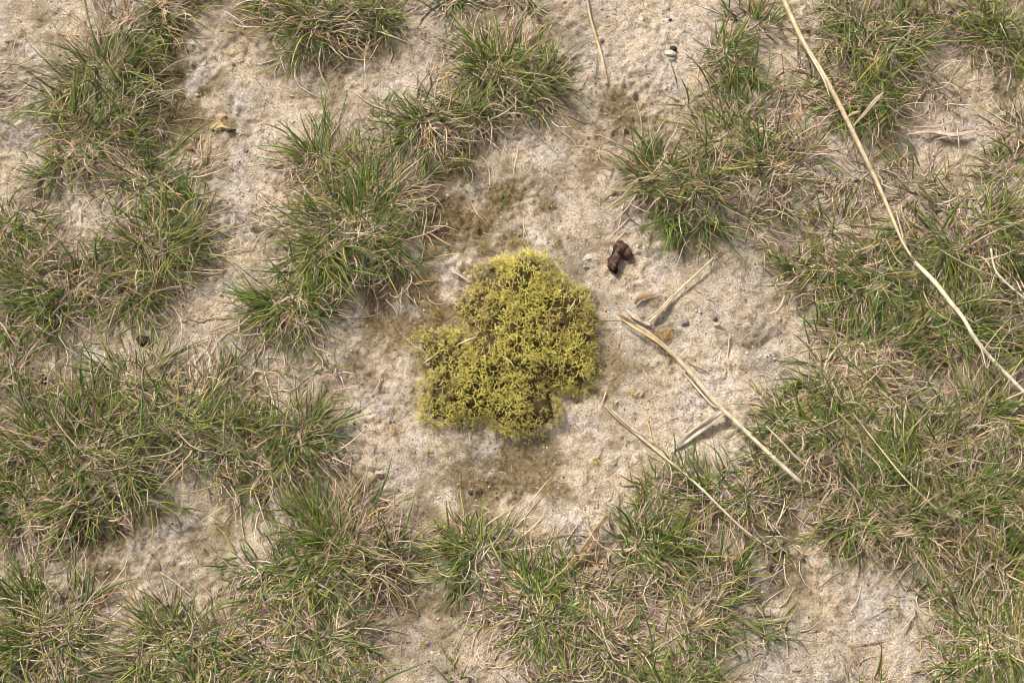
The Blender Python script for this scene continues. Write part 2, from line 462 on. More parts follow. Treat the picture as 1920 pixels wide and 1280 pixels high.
def blade_mesh_arrays(path, w, ref, thick=.5):
    """path (N,K,3), w (N,K) widths -> verts (N,K,3 sides,3), quads per blade"""
    t = frames(path)
    s = np.cross(t, ref[:, None, :]); s /= np.linalg.norm(s, axis=-1, keepdims=True) + 1e-9
    nrm = np.cross(s, t)
    hw = (w * .5)[..., None]
    v = np.stack([path + s * hw, path - s * hw, path + nrm * hw * 2 * thick], axis=2)
    return v


def blade_quads(K):
    q = []
    for k in range(K - 1):
        for s in range(3):
            a = k * 3 + s; b = k * 3 + (s + 1) % 3
            q.append((a, b, b + 3, a + 3))
    return np.array(q)


def join_blades(v, col, mat, name, origin):
    """v (N,K,3,3), col (N,K,3)"""
    N, K = v.shape[:2]
    q = blade_quads(K)
    quads = (q[None] + (np.arange(N) * K * 3)[:, None, None]).reshape(-1, 4)
    verts = v.reshape(-1, 3) - np.asarray(origin)[None]
    tint = np.repeat(col[:, :, None, :], 3, axis=2).reshape(-1, 3)
    return mesh_np(name, verts, quads, mat, tint)


# ------------------------------------------------------------------ the ground: one sheet, fine under the camera, coarse out to the horizon
def axis(lo, hi, step, far):
    core = np.arange(lo, hi + step * .5, step)
    out = []; d = step; x = 0
    while x < far:
        d *= 1.28; x += d; out.append(x)
    out = np.array(out)
    return np.concatenate([(lo - out)[::-1], core, hi + out])


gx = axis(-.50, .50, .00175, 120); gy = axis(-.36, .385, .00175, 120)
GX, GY = np.meshgrid(gx, gy)
fx, fy = GX.ravel(), GY.ravel()
far = np.maximum(np.abs(fx) - .5, np.abs(fy) - .38)
gz = ground_base(fx.copy(), fy.copy()) + crumb(fx, fy) * np.clip(1 - far / .12, 0, 1)
stain, humus_shade = stain_at(fx, fy)
wild = np.clip(fbm(fx, fy, .35, 3, 91) * 1.6 + .1, 0, 1) * np.clip(far / .3, 0, 1)
humus_shade = np.maximum(humus_shade, wild * .7)
nx, ny = len(gx), len(gy)
ii = (np.arange(ny - 1)[:, None] * nx + np.arange(nx - 1)[None]).ravel()
gq = np.stack([ii, ii + 1, ii + 1 + nx, ii + nx], 1)
gme = mesh_np('sandy_ground', np.stack([fx, fy, gz], 1), gq, M_SAND)
for nm, arr in (('stain', stain), ('humus_shade', humus_shade)):
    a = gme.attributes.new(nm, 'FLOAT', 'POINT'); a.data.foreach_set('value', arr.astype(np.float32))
ground = link('sandy_ground', gme)
tag(ground, 'pale crusted sand with brown-green algal stains between the grass tufts', kind='structure')

# ------------------------------------------------------------------ grass tufts
GREENS = np.array([(.150, .215, .034), (.098, .165, .030), (.205, .260, .044), (.280, .295, .056), (.410, .350, .100), (.115, .190, .052)])
DRYS = np.array([(.76, .585, .39), (.66, .49, .34), (.84, .70, .52), (.22, .14, .095), (.72, .52, .40), (.44, .31, .23), (.70, .45, .17)])
KB = 7


def grow(root, az, el0, length, droop, curl, w0, kind_green, kink):
    """walk every blade at once; returns path (N,KB,3)"""
    N = len(az)
    p = np.zeros((N, KB, 3)); p[:, 0] = root
    a = az.copy(); e = el0.copy()
    step = length / (KB - 1)
    cc = RNG.normal(0, 1, N) * curl
    for k in range(1, KB):
        p[:, k, 0] = p[:, k - 1, 0] + np.cos(a) * np.cos(e) * step
        p[:, k, 1] = p[:, k - 1, 1] + np.sin(a) * np.cos(e) * step
        p[:, k, 2] = p[:, k - 1, 2] + np.sin(e) * step
        a = a + cc / (KB - 1) + RNG.normal(0, 1, N) * kink
        e = np.maximum(e - droop / (KB - 1) * (.5 + k / KB), -1.0) + RNG.normal(0, 1, N) * kink * .5
    g = hgt(p[..., 0].ravel(), p[..., 1].ravel()).reshape(N, KB)
    lift = (w0 * .4)[:, None] + np.linspace(0, .0012, KB)[None]
    p[:, 1:, 2] = np.maximum(p[:, 1:, 2], (g + lift)[:, 1:])
    p[:, 0, 2] = g[:, 0] - .001
    return p


def tuft_arrays(i, dry):
    px, py, R, dens, green, key = T[i]
    r = TR[i]
    nsub = 6
    sub_a = RNG.uniform(0, 2 * math.pi, nsub); sub_r = RNG.uniform(.08, .74, nsub) * r; lean = RNG.uniform(0, 2 * math.pi); leanw = RNG.uniform(0, .30) * r
    if key in ('chain', 's'): dens *= .78
    if key == 'out': dens *= .7
    base_n = max(16, 228 * dens * (R / 100) ** 1.6)
    n = int(base_n * (green if not dry else (1.4 - green)))
    pw = RNG.uniform(.3, 1.6, nsub + 2); s = RNG.choice(nsub + 2, n, p=pw / pw.sum())
    sx = np.where(s < nsub, np.cos(sub_a[s % nsub]) * sub_r[s % nsub], 0); sy = np.where(s < nsub, np.sin(sub_a[s % nsub]) * sub_r[s % nsub], 0)
    spread = (.15 if not dry else .24) * r
    ox = sx + RNG.normal(0, spread, n); oy = sy + RNG.normal(0, spread, n)
    rx, ry = TX[i] + ox, TY[i] + oy
    root = np.stack([rx, ry, np.zeros(n)], 1)
    # outward from a mix of own clump and tuft centre
    dx = ox - sx * .35 + RNG.normal(0, .14 * r, n) + math.cos(lean) * leanw; dy = oy - sy * .35 + RNG.normal(0, .14 * r, n) + math.sin(lean) * leanw
    az = np.arctan2(dy, dx) + RNG.normal(0, .45, n)
    if not dry:
        el = np.radians(np.clip(RNG.normal(46, 22, n), 6, 86)); L = r * np.clip(RNG.normal(.80, .29, n), .28, 1.6)
        droop = RNG.uniform(.2, 1.7, n); curl = .6; kink = .06
        w = RNG.uniform(.0009, .0016, n) * np.where(RNG.random(n) < .10, 1.5, 1)
    else:
        el = np.radians(np.clip(RNG.normal(np.where(RNG.random(n) < .55, 48, 16), 18, n), 0, 85)); L = r * np.clip(RNG.normal(.70, .27, n), .22, 1.4)
        droop = RNG.uniform(.2, 2.0, n); curl = 1.25; kink = .15
        w = RNG.uniform(.0008, .0015, n)
    p = grow(root, az, el, L, droop, curl, w, not dry, kink)
    tt = np.linspace(0, 1, KB)
    prof = np.clip(1.0 - tt ** 2.2, .1, 1) * (.75 + .25 * np.minimum(1, tt * 4))
    ww = w[:, None] * prof[None]
    ref = RNG.normal(0, .45, (n, 3)) + np.array([0, 0, 1.0])
    v = blade_mesh_arrays(p, ww, ref, .32 if not dry else .4)
    if not dry:
        c = GREENS[RNG.choice(len(GREENS), n, p=[.26, .18, .22, .16, .09, .09])] * RNG.uniform(.75, 1.45, (n, 1))
        sheath = np.array((.30, .25, .13)) * RNG.uniform(.6, 1.1, (n, 1))
        tip = np.where(RNG.random((n, 1)) < .3, np.array([[.38, .27, .12]]), c * 1.12)
        kb = np.clip(1 - tt / .28, 0, 1)[None, :, None] * RNG.uniform(.1, .8, (n, 1, 1))
        kt = np.clip((tt - .72) / .28, 0, 1)[None, :, None]
        col = c[:, None] * (1 - kb) + sheath[:, None] * kb
        col = col * (1 - kt) + tip[:, None] * kt
    else:
        c = DRYS[RNG.choice(len(DRYS), n, p=[.22, .18, .12, .14, .16, .13, .05])] * RNG.uniform(.7, 1.25, (n, 1))
        col = np.repeat(c[:, None], KB, 1) * (1 + RNG.normal(0, .06, (n, KB, 1)))
    top = p[..., 2].max(1)
    score = top + L * .35 + w * 20
    return v, col, score, n


# what singles each clump out; look-alike tufts of one clump share its label and group
LABELS = {
    'big': ('dense dark green grass tuft in the tall clump beside the orange pebble', 'tufts of the tall clump beside the orange pebble'),
    'big2': ('thin green tuft at the outer foot of the tall clump', None),
    'sparse_l': ('sparse upright green tuft growing below the orange pebble', None),
    'top_a': ('green and straw tuft between the tall clump and brown-stained hollow', None),
    'top_b': ('long-bladed green tuft in the row beyond the blue-grey pebble', 'tufts of the row beyond the blue-grey pebble'),
    'top_c': ('pale thin half-dry tuft beyond the broad domed tuft', 'pale half-dry tufts beyond the domed tuft'),
    'domed': ('broad domed bright green tuft with long radiating blades', None),
    'domed2': ('short bright green tuft tucked against the broad domed tuft', None),
    'left_domed': ('green tuft joined to the domed tuft by curly pinkish dead blades', None),
    'left_domed2': ('few long thin green blades reaching over bare sand near domed tuft', None),
    'pinkdry': ('curly pinkish-brown dead grass tuft between two green tufts', None),
    'strip_top': ('yellowish half-dry tuft at the bare-sand end of the long grass ridge', None),
    'strip': ('dense green tuft on the long grass ridge beside the moss', 'tufts on the grass ridge beside the moss'),
    'strip_m': ('green tuft leaning from the grass ridge towards the yellow-green moss', None),
    'strip_end': ('green and straw tuft at the pale sandy end of grass ridge near moss', None),
    'strip_end2': ('small green tuft where the grass ridge ends facing the moss', None),
    'edge_a': ('bright green tuft alone near the brown lump, beside matted dry blades', None),
    'west': ('green and straw tuft in the matted patch above the dark brown lump', 'tufts of the matted patch by the brown lump'),
    'edge_b': ('small green tuft standing apart beside a patch of bare sand', 'small tufts apart by bare sand'),
    'sw': ('matted green and straw tuft in the wide turf patch below the dark brown lump', 'tufts of the wide turf patch'),
    'sw_end': ('star-shaped green tuft at the end of the wide turf patch facing the moss', None),
    's_dome': ('dense rounded green tuft beside the small dark flint on stained sand', 'rounded tufts by the dark flint'),
    's_dome2': ('wispy long-bladed green tuft above the dense rounded one', None),
    's': ('mixed green and pale dead tuft in the turf below the crumbly sand hollow', 'tufts below the crumbly sand hollow'),
    'sw_corner': ('long-bladed fresh green tuft near the small blue-grey pebble on pale sand', 'fresh tufts by the blue-grey pebble'),
    's_spray': ('upright green tuft whose blades spray onto the crumbly sand', None),
    'small_s': ('small upright green tuft on bare sand near the split brown straw', None),
    'chain': ('low green and straw tuft in the chain below the split brown straw', 'tufts of the chain below the brown straw'),
    'chain_e': ('green tuft the split brown straw points at', None),
    'chain_end': ('pinkish half-dead tuft beside the short straw chip', None),
    'chain_s': ('few green blades on the stained sand near the chain of tufts', None),
    'cross_b': ('low green tuft crossed by the thin drooping pale straw', 'tufts crossed by the thin pale straw'),
    'ne_small': ('compact green tuft beside the black and white flint', None),
    'ne_small2': ('small wispy tuft behind the compact one near the flint', None),
    'under_a': ('green tuft lying under the thick end of the long reed stalk', 'tufts under the thick end of the reed stalk'),
    'under_a2': ('thin wispy tuft between the reed stalk clump and corner clump', None),
    'ne_corner': ('bright green long-bladed tuft near the flat pinkish dead leaves', 'bright tufts near the dead leaves'),
    'e_edge': ('half-dry tuft beside the flat pinkish dead leaves on grey sand', 'half-dry tufts beside the dead leaves'),
    'north_e': ('dense green tuft in the wide clump beyond the brown twisted dropping', 'tufts of the clump beyond the dropping'),
    'north_e2': ('thin straggling tuft between the wide clump and long reed stalk', 'straggling tufts by the reed stalk'),
    'east': ('matted green and straw tuft in the turf around the broken reed stalk', 'tufts of the turf around the broken reed stalk'),
    'east_w': ('green tuft overlapping the lower end of the bent straw', 'tufts at the end of the bent straw'),
    'east_s': ('pinkish-brown and green tuft at the sandy edge of the broad turf', 'tufts at the sandy edge of the turf'),
    'se': ('dense green tuft beyond the patch of pale sand with the straw chip', 'tufts beyond the pale sand patch'),
    'wisp': ('thin scatter of short dead and green blades on sand between tufts', 'thin wisps of grass between the tufts'),
    'out': ('green and straw grass tuft just outside the photographed ground', 'tufts around the photographed ground'),
}

OWN = {
    'big': ['dense dark green tuft crowning the tall clump beside the brown-stained hollow', 'dense green tuft of the tall clump closest to the orange pebble', 'straw-mixed tuft in the middle of the tall clump'],
    'top_b': ['broad long-bladed tuft beyond the pale seed husk', 'dense green tuft between the seed-husk row and broad domed tuft', 'thin tuft beyond the blue-grey pebble and brown-stained hollow'],
    'top_c': ['pale half-dry tuft straight beyond the broad domed tuft', 'pale half-dry tuft between domed tuft and slender golden stem'],
    'strip': ['half-dry tuft on the grass ridge closest to the pinkish dead tuft', 'densest green tuft on the crest of the long grass ridge', 'long-bladed green tuft on the ridge flank facing pale bare sand'],
    'west': ['dense green tuft of the matted patch facing the bare sand by the ridge', 'green tuft of the matted patch below the sparse upright tuft',
             'wide straw-mixed tuft in the heart of the matted patch', 'half-dry tuft of the matted patch closest to the dark fibrous lump',
             'mostly dead matted tuft beside the lone bright green tuft', 'very dry thin tuft between the lone green tuft and matted patch'],
    'edge_b': ['small green tuft beside the small dark earth lump', 'wispy tuft between the matted patch and small dark earth lump'],
    'sw': ['green tuft just below the dark fibrous lump, at the turf edge', 'densest green tuft in the heart of the wide turf patch', 'half-dead tuft between the dark fibrous lump tuft and star-shaped tuft',
           'green tuft of the wide turf patch closest to the small dark earth lump', 'half-dead tuft of the turf patch next to the star-shaped tuft',
           'half-dead tuft below the star-shaped one, near the pale crust lump', 'dark green tuft at the rim of the brown-stained sand', 'straw-mixed tuft right above the brown-stained sand',
           'tuft of the turf patch hanging over the crumbly sand hollow', 'thin sparse tuft on the sand between fibrous lump and star-shaped tuft', 'very thin tuft on pale sand facing the ridge end'],
    's_dome': ['dense rounded green tuft above the mixed turf, facing stained sand', 'dense green tuft beside the rounded one, overhanging the stained sand hollow'],
    'sw_corner': ['fresh long-bladed green tuft right below the blue-grey pebble', 'fresh green tuft beside the larger long-bladed one', 'small half-dry tuft between the long-bladed and spraying tufts'],
    's': ['mixed tuft between the rounded tuft and crumbly sand hollow', 'half-dead tuft overhanging the rim of the crumbly sand hollow', 'half-dead tuft beside the upright spraying tuft', 'half-dead tuft below the dense rounded tuft',
          'dry-looking thin tuft at the rim of the stained sand strip', 'mixed tuft in the turf between spraying tuft and stained strip', 'mixed tuft tucked behind the spraying tuft', 'dry tuft in the turf furthest from the crumbly hollow'],
    'chain': ['dark green star-shaped tuft next to the small upright one', 'straw-mixed tuft at the buried end of the split brown straw', 'tuft with long blades combed over the stained strip of sand',
              'straw-mixed tuft between the split straw tuft and pinkish tuft', 'thin half-dead tuft right beside the pinkish half-dead tuft', 'mixed tuft in the chain between star-shaped and pinkish tufts',
              'half-dry tuft at the foot of the chain near the few stray blades', 'thin half-dry tuft facing the straw chip across the sand'],
    'cross_b': ['thin green tuft where the drooping straw leaves the bare sand', 'low green tuft crossed by the middle of the drooping straw', 'low green tuft beside the far end of the bent straw'],
    'under_a': ['green tuft beyond the reed stalk with blades behind its thick end', 'dense green tuft whose blades stick out around the folded dry leaf', 'tuft alongside the thickest end of the reed stalk',
                'half-dry tuft facing the wispy tuft across grey sand', 'mostly dead tuft behind the pale folded dry leaf'],
    'ne_corner': ['bright green long-bladed tuft closest to the pinkish dead leaves', 'green tuft behind the bright long-bladed one', 'small green tuft beside the wispy tuft and bright long-bladed one'],
    'e_edge': ['half-dry tuft at the end of the longest pinkish dead leaf', 'thin tuft between the dead leaves and the turf with jointed stem'],
    'north_e': ['half-dry tuft of the wide clump facing the flint tuft', 'green tuft of the wide clump hanging over the stained sand by the moss', 'densest green tuft in the clump, straight beyond the dropping',
                'dark green tuft of the clump on the side facing the reed stalk', 'straw-mixed tuft in the middle of the wide clump'],
    'north_e2': ['straggling tuft between the wide clump and the reed stalk', 'very thin tuft between the wide clump and the turf corner'],
    'east': ['green tuft at the turf corner facing the angled stem', 'half-dry tuft between the turf corner and the frayed node', 'dense green tuft beneath the reed stalk just past the node',
             'green tuft between the frayed node and the thin jointed stem', 'straw-mixed tuft at the root end of the thin jointed stem', 'green tuft under the outer end of the thin jointed stem',
             'densest dark green tuft beneath the loose sheath of the reed', 'brownish half-dead tuft facing the small sand ridge', 'half-dead tuft at the sand-side tip of the golden straw',
             'half-dead tuft between the golden straw and reed stalk', 'tuft pressed under the greyish flat straw', 'tuft crossed by the middle of the long golden straw', 'tuft behind the golden straw on the reed stalk side',
             'green tuft beside the thin outer end of the reed stalk', 'green tuft just past the far tip of the golden straw', 'tuft between the golden straw tip and the reed stalk end', 'tuft at the corner of the turf beside the pale sand patch',
             'thin half-dead tuft between the brownish tuft and reed sheath', 'thin tuft along the reed stalk just before its node', 'small green tuft behind the turf corner facing the sand ridge'],
    'east_w': ['green tuft overlapping the bent straw at the turf edge', 'small green tuft beside the bent straw tip and flat grey straw'],
    'east_s': ['pinkish-brown tuft at the sandy edge, largest of the two there', 'small half-dead tuft at the sandy edge beside the stained hollow'],
    'se': ['green tuft overhanging the pale sand patch', 'dense green tuft behind the one overhanging the pale sand', 'green tuft between the turf corner and pale sand patch', 'half-dry tuft at the rim of the pale sand'],
}
OWN['wisp'] = [
    'thin dead wisp on sand between the flint tuft and reed stalk', 'thin wisp on grey sand between reed stalk clump and bright corner tuft', 'brownish wisp on sand beside the middle of the reed stalk',
    'thin wisp on grey sand below the pinkish dead leaves', 'green wisp where grey sand meets the turf with jointed stem', 'dead wisp between reed stalk and turf corner',
    'dead wisp on the stained sand by the drooping straw tip', 'few thin blades beside the looped stem root', 'dead wisp beside the lone bright green tuft', 
    'few green blades on pale sand beside the star-shaped tuft', 'thin dead wisp over the stained sand beside the grass ridge', 'few long thin blades on grey sand below the grass ridge',
    'dead wisp beside the short straw chip', 'long thin dead wisp reaching over the pale sand patch', 'mostly dead wisp in the middle of the low chain of tufts',
    'dead wisp hanging below the pinkish dead tuft', 'thin wisp on sand between domed tuft and wide clump', 'half-dead wisp below the tall clump', 'thin wisp between wide clump and angled stem',
    'dead wisp between the tall clump and the green tuft beyond it']
CNT = {}
for i, t in enumerate(T):
    org = (TX[i], TY[i], h1(TX[i], TY[i]))
    root = empty('grass_tuft', org)
    lab, grp = LABELS[t[5]]
    if t[5] in OWN:
        lab = OWN[t[5]][CNT.get(t[5], 0)]; CNT[t[5]] = CNT.get(t[5], 0) + 1
    tag(root, lab, 'grass tuft', grp)
    for dry in (False, True):
        v, col, score, n = tuft_arrays(i, dry)
        solo = 0 if t[5] == 'out' else min(n - 4, 9 if not dry else 5)
        order = np.argsort(-score)
        top_i, rest = order[:solo], order[solo:]
        o = link('dry_blades' if dry else 'green_blades', join_blades(v[rest], col[rest], M_BLADE, 'dry_blades' if dry else 'green_blades', org), root)
        o['kind'] = 'stuff'
        for j in top_i:
            link('dry_blade' if dry else 'green_blade', join_blades(v[j:j + 1], col[j:j + 1], M_BLADE, 'blade', org), root)


# ------------------------------------------------------------------ moss cushion
OUT = [(975, 476), (1012, 482), (1040, 515), (1075, 540), (1108, 545), (1104, 590), (1116, 640), (1106, 662), (1114, 692), (1100, 738), (1042, 733),
       (1050, 788), (1000, 822), (948, 816), (918, 788), (872, 796), (802, 800), (788, 772), (796, 738), (808, 712), (786, 682), (774, 640), (800, 622),
       (852, 640), (884, 606), (856, 572), (902, 550), (884, 515), (915, 500), (940, 506)]
POLY = np.array([P(945 + (p[0] - 945) * .955, 654 + (p[1] - 654) * .955) for p in OUT])


def inside(x, y, poly):
    c = np.zeros(len(x), bool); j = len(poly) - 1
    for i in range(len(poly)):
        xi, yi = poly[i]; xj, yj = poly[j]
        cond = ((yi > y) != (yj > y)) & (x < (xj - xi) * (y - yi) / (yj - yi + 1e-12) + xi)
        c ^= cond; j = i
    return c


def edge_dist(x, y, poly):
    d = np.full(len(x), 1e9)
    for i in range(len(poly)):
        a = poly[i]; b = poly[(i + 1) % len(poly)]
        ab = b - a; L2 = (ab ** 2).sum()
        t = np.clip(((x - a[0]) * ab[0] + (y - a[1]) * ab[1]) / L2, 0, 1)
        d = np.minimum(d, np.hypot(x - a[0] - t * ab[0], y - a[1] - t * ab[1]))
    return d


def dome(x, y):
    e = edge_dist(x, y, POLY)
    d = np.where(inside(x, y, POLY), e, 0)
    return .019 * (1 - np.exp(-d / .015)) * (1 + .35 * fbm(x, y, .03, 2, 131)) + .0050 * fbm(x, y, .017, 2, 133) * np.clip(d / .006, 0, 1)


def cone_tree(seed):
    """one branching sprig, root at origin, growing up +z"""
    r = random.Random(seed)
    V, Q, C, TRI = [], [], [], []

    def seg(p, q, r0, r1, c0, c1):
        d = (q - p).normalized(); s = d.orthogonal().normalized(); u = d.cross(s)
        b = len(V)
        for (pt, rr, cc) in ((p, r0, c0), (q, r1, c1)):
            for k in range(3):
                a = k * 2.0944
                V.append(pt + (s * math.cos(a) + u * math.sin(a)) * rr); C.append(cc)
        for k in range(3):
            Q.append((b + k, b + (k + 1) % 3, b + 3 + (k + 1) % 3, b + 3 + k))
        TRI.append((b + 3, b + 4, b + 5))

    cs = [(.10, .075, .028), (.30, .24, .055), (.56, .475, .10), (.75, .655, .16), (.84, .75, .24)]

    def rec(p, d, ln, rad, lv):
        q = p + d * ln
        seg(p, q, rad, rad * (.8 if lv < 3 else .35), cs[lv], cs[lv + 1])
        if lv >= 3: return
        nb = (3, 3, 3)[lv] if r.random() > (.12, .15, .5)[lv] else 2
        ph = r.uniform(0, 6.28)
        s = d.orthogonal().normalized(); u = d.cross(s)
        for k in range(nb):
            a = ph + k * 6.283 / nb + r.uniform(-.4, .4)
            sp = math.radians(r.uniform(22, 58))
            nd = (d * math.cos(sp) + (s * math.cos(a) + u * math.sin(a)) * math.sin(sp)).normalized()
            if nd.z < -.1: nd.z = .05; nd.normalize()
            rec(q, nd, ln * (r.uniform(.62, .9) if lv < 2 else r.uniform(.45, .7)), rad * .82, lv + 1)
    rec(Vector((0, 0, 0)), Vector((r.uniform(-.15, .15), r.uniform(-.15, .15), 1)).normalized(), r.uniform(.0040, .0060), .00047, 0)
    return [np.array(V), np.array(Q), np.array(C), np.array(TRI)]


SPR = [cone_tree(500 + k) for k in range(14)]
SPR_MESH = []
TONES = [np.array((1, 1, 1)), np.array((.93, .92, 1.0)), np.array((.84, .78, 1.0))]
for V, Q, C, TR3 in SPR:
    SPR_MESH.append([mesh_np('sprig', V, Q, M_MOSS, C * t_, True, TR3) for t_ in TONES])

mc = np.array(P(955, 655))
moss_org = Vector((mc[0], mc[1], h1(*mc)))
moss = empty('moss_cushion', moss_org)
tag(moss, 'yellow-green branching moss cushion growing on bare sand', 'moss')

# base mound under the sprigs
bx = np.arange(POLY[:, 0].min() - .004, POLY[:, 0].max() + .004, .0022); by = np.arange(POLY[:, 1].min() - .004, POLY[:, 1].max() + .004, .0022)
BX, BY = np.meshgrid(bx, by); xx, yy = BX.ravel(), BY.ravel()
zz = hgt(xx, yy) + dome(xx, yy) * .55 - .0035 * (dome(xx, yy) < .0035)
keep = inside(xx, yy, POLY).reshape(BX.shape)
qs = []
nbx = len(bx)
for r_ in range(len(by) - 1):
    for c_ in range(nbx - 1):
        if keep[r_, c_] or keep[r_ + 1, c_] or keep[r_, c_ + 1] or keep[r_ + 1, c_ + 1]:
            k = r_ * nbx + c_; qs.append((k, k + 1, k + 1 + nbx, k + nbx))
used = np.unique(np.array(qs)); remap = -np.ones(len(xx), int); remap[used] = np.arange(len(used))
bv = np.stack([xx, yy, zz], 1)[used] - np.array(moss_org)
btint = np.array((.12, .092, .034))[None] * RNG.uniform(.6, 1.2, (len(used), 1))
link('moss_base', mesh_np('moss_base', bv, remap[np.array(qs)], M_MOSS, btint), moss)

# sprigs by dart throwing
pts = []
cand_x = RNG.uniform(POLY[:, 0].min(), POLY[:, 0].max(), 20000); cand_y = RNG.uniform(POLY[:, 1].min(), POLY[:, 1].max(), 20000)
ok = inside(cand_x, cand_y, POLY); cand = np.stack([cand_x, cand_y], 1)[ok]
acc = np.zeros((0, 2)); dmin = .0029
lst = []
cell = {}
for c_ in cand:
    k = (int(c_[0] / dmin), int(c_[1] / dmin)); bad = False
    for a in (-1, 0, 1):
        for b in (-1, 0, 1):
            for o_ in cell.get((k[0] + a, k[1] + b), ()):
                if (o_[0] - c_[0]) ** 2 + (o_[1] - c_[1]) ** 2 < dmin * dmin: bad = True
    if not bad:
        cell.setdefault(k, []).append(c_); lst.append(c_)
lst = np.array(lst)
fr = []                                              # loose sprigs straggling past the rim
for a_, b_ in zip(POLY, np.roll(POLY, -1, 0)):
    for _ in range(6):
        q_ = a_ + (b_ - a_) * RNG.random(); o_ = q_ - POLY.mean(0); fr.append(q_ + o_ / np.linalg.norm(o_) * RNG.uniform(-.003, .0045) + (RNG.random() < .12) * .005)
lst = np.concatenate([lst, np.array(fr)])
sx, sy = lst[:, 0], lst[:, 1]
sz = hgt(sx, sy) + dome(sx, sy) * .72 + RNG.normal(0, .0013, len(sx))
ed = edge_dist(sx, sy, POLY)
cx, cy = POLY.mean(0)
eps = .003
gxn = (dome(sx + eps, sy) - dome(sx - eps, sy)) / (2 * eps); gyn = (dome(sx, sy + eps) - dome(sx, sy - eps)) / (2 * eps)
# thin, browner zones of the cushion
bz = [(P(1065, 590), .022, .026), (P(880, 560), .018, .022), (P(800, 660), .014, .014), (P(1000, 650), .014, .010)]
brown = sum(np.exp(-((sx - c_[0]) / a_) ** 2 - ((sy - c_[1]) / b_) ** 2) for c_, a_, b_ in bz)
thin = np.clip(.62 + 1.3 * fbm(sx, sy, .04, 3, 151) - .5 * brown, 0, 1)
mats = []
for k in range(len(lst)):
    nrm = Vector((-gxn[k] * .8 + RNG.normal(0, .32), -gyn[k] * .8 + RNG.normal(0, .32), 1)).normalized()
    sc = float(RNG.uniform(.6, 1.3)) * (1.0 if ed[k] > .006 else .8)
    q = nrm.to_track_quat('Z', 'Y').to_matrix().to_4x4() @ Matrix.Rotation(float(RNG.uniform(0, 6.28)), 4, 'Z') @ Matrix.Scale(sc, 4)
    mats.append(Matrix.Translation(Vector((sx[k], sy[k], sz[k] - .001)) - moss_org) @ q)
prom = np.argsort(-(sz + RNG.normal(0, .002, len(sz))))
skip = (thin < .12) & (RNG.random(len(lst)) < .35)
tone_i = np.where(thin < .2, 2, np.where(thin < .45, 1, 0)); tone_i = np.where(RNG.random(len(lst)) < .07, 2, tone_i)
prom = [k for k in prom if not skip[k]]
solo = set(prom[:300])
AV, AQ, AC, AT = [], [], [], []; off = 0
for k in prom:
    vi = int(RNG.integers(0, len(SPR)))
    if k in solo:
        o = link('moss_sprig', SPR_MESH[vi][tone_i[k]], moss); o.matrix_local = mats[k]
    else:
        V, Q, C, T3 = SPR[vi]
        Mx = np.array(mats[k])
        AV.append(V @ Mx[:3, :3].T + Mx[:3, 3]); AQ.append(Q + off); AT.append(T3 + off)
        AC.append(C * RNG.uniform(.8, 1.12) * TONES[tone_i[k]]); off += len(V)
o = link('moss_sprigs', mesh_np('moss_sprigs', np.concatenate(AV), np.concatenate(AQ), M_MOSS, np.concatenate(AC), True, np.concatenate(AT)), moss)
o['kind'] = 'stuff'


def mini_moss(px, py, rpx, n, label, tone, name='moss_sprout'):
    p = PG(px, py)
    V_, Q_, C_, T_ = [], [], [], []; off = 0
    for k in range(n):
        a = random.uniform(0, 6.28); rr = rpx * PX * math.sqrt(random.random())
        x, y = p.x + math.cos(a) * rr, p.y + math.sin(a) * rr * .8
        z = h1(x, y) - .0018
        V, Q, C, T3 = random.choice(SPR)
        nrm = Vector((random.gauss(0, .4), random.gauss(0, .4), 1))
        Mx = np.array(nrm.to_track_quat('Z', 'Y').to_matrix() @ Matrix.Rotation(random.uniform(0, 6.28), 3, 'Z')) * random.uniform(.4, .62)
        V_.append(V @ Mx.T + np.array([x - p.x, y - p.y, z - p.z])); Q_.append(Q + off); T_.append(T3 + off); C_.append(C * np.array(tone)); off += len(V)
    o = link(name, mesh_np(name, np.concatenate(V_), np.concatenate(Q_), M_MOSS, np.concatenate(C_), True, np.concatenate(T_)), None, p)
    tag(o, label, 'moss', 'small moss sprouts on the sand')


mini_moss(906, 468, 16, 9, 'dark olive moss sprout standing off the tip of the moss cushion', (.6, .58, .5))
mini_moss(974, 458, 12, 5, 'tiny golden moss sprout beyond the tip of the moss cushion', (.8, .68, .5))
mini_moss(1040, 462, 14, 6, 'dark green moss sprout in a small crack beyond the moss cushion', (.4, .45, .5))
mini_moss(874, 500, 12, 7, 'golden brown moss sprout beside the upper flank of the moss cushion', (.75, .6, .4))
mini_moss(812, 592, 14, 7, 'brown-gold moss sprout in the notch of the moss cushion', (.7, .55, .4))
mini_moss(1116, 864, 11, 6, 'isolated yellow-green moss sprout on pale sand between the straws', (1, 1, .9))
mini_moss(1251, 632, 11, 6, 'orange-gold moss sprout under the bent straw', (1.05, .72, .4))
mini_moss(742, 806, 8, 4, 'orange-brown moss sprout among small grey stones', (.9, .6, .35))
mini_moss(798, 842, 9, 4, 'olive moss sprout below the pale edge of the cushion', (.7, .6, .4))
mini_moss(1190, 690, 9, 4, 'dull olive moss sprout between moss cushion and bent straw', (.6, .55, .45))
mini_moss(790, 1208, 8, 3, 'yellow moss sprout on the stained sand beside a grey stone', (1, .85, .4))
mini_moss(1186, 740, 6, 3, 'tiny gold moss sprout beside the pale curled crumb', (.95, .75, .4))
mini_moss(1598, 1220, 10, 5, 'dark olive moss sprout alone on the pale sand patch', (.5, .5, .5))

# ------------------------------------------------------------------ straws
STRAW = np.array((.54, .42, .25)); STRAW_PALE = np.array((.60, .50, .35)); STRAW_BROWN = np.array((.34, .21, .115)); GREYDRY = np.array((.40, .315, .24))


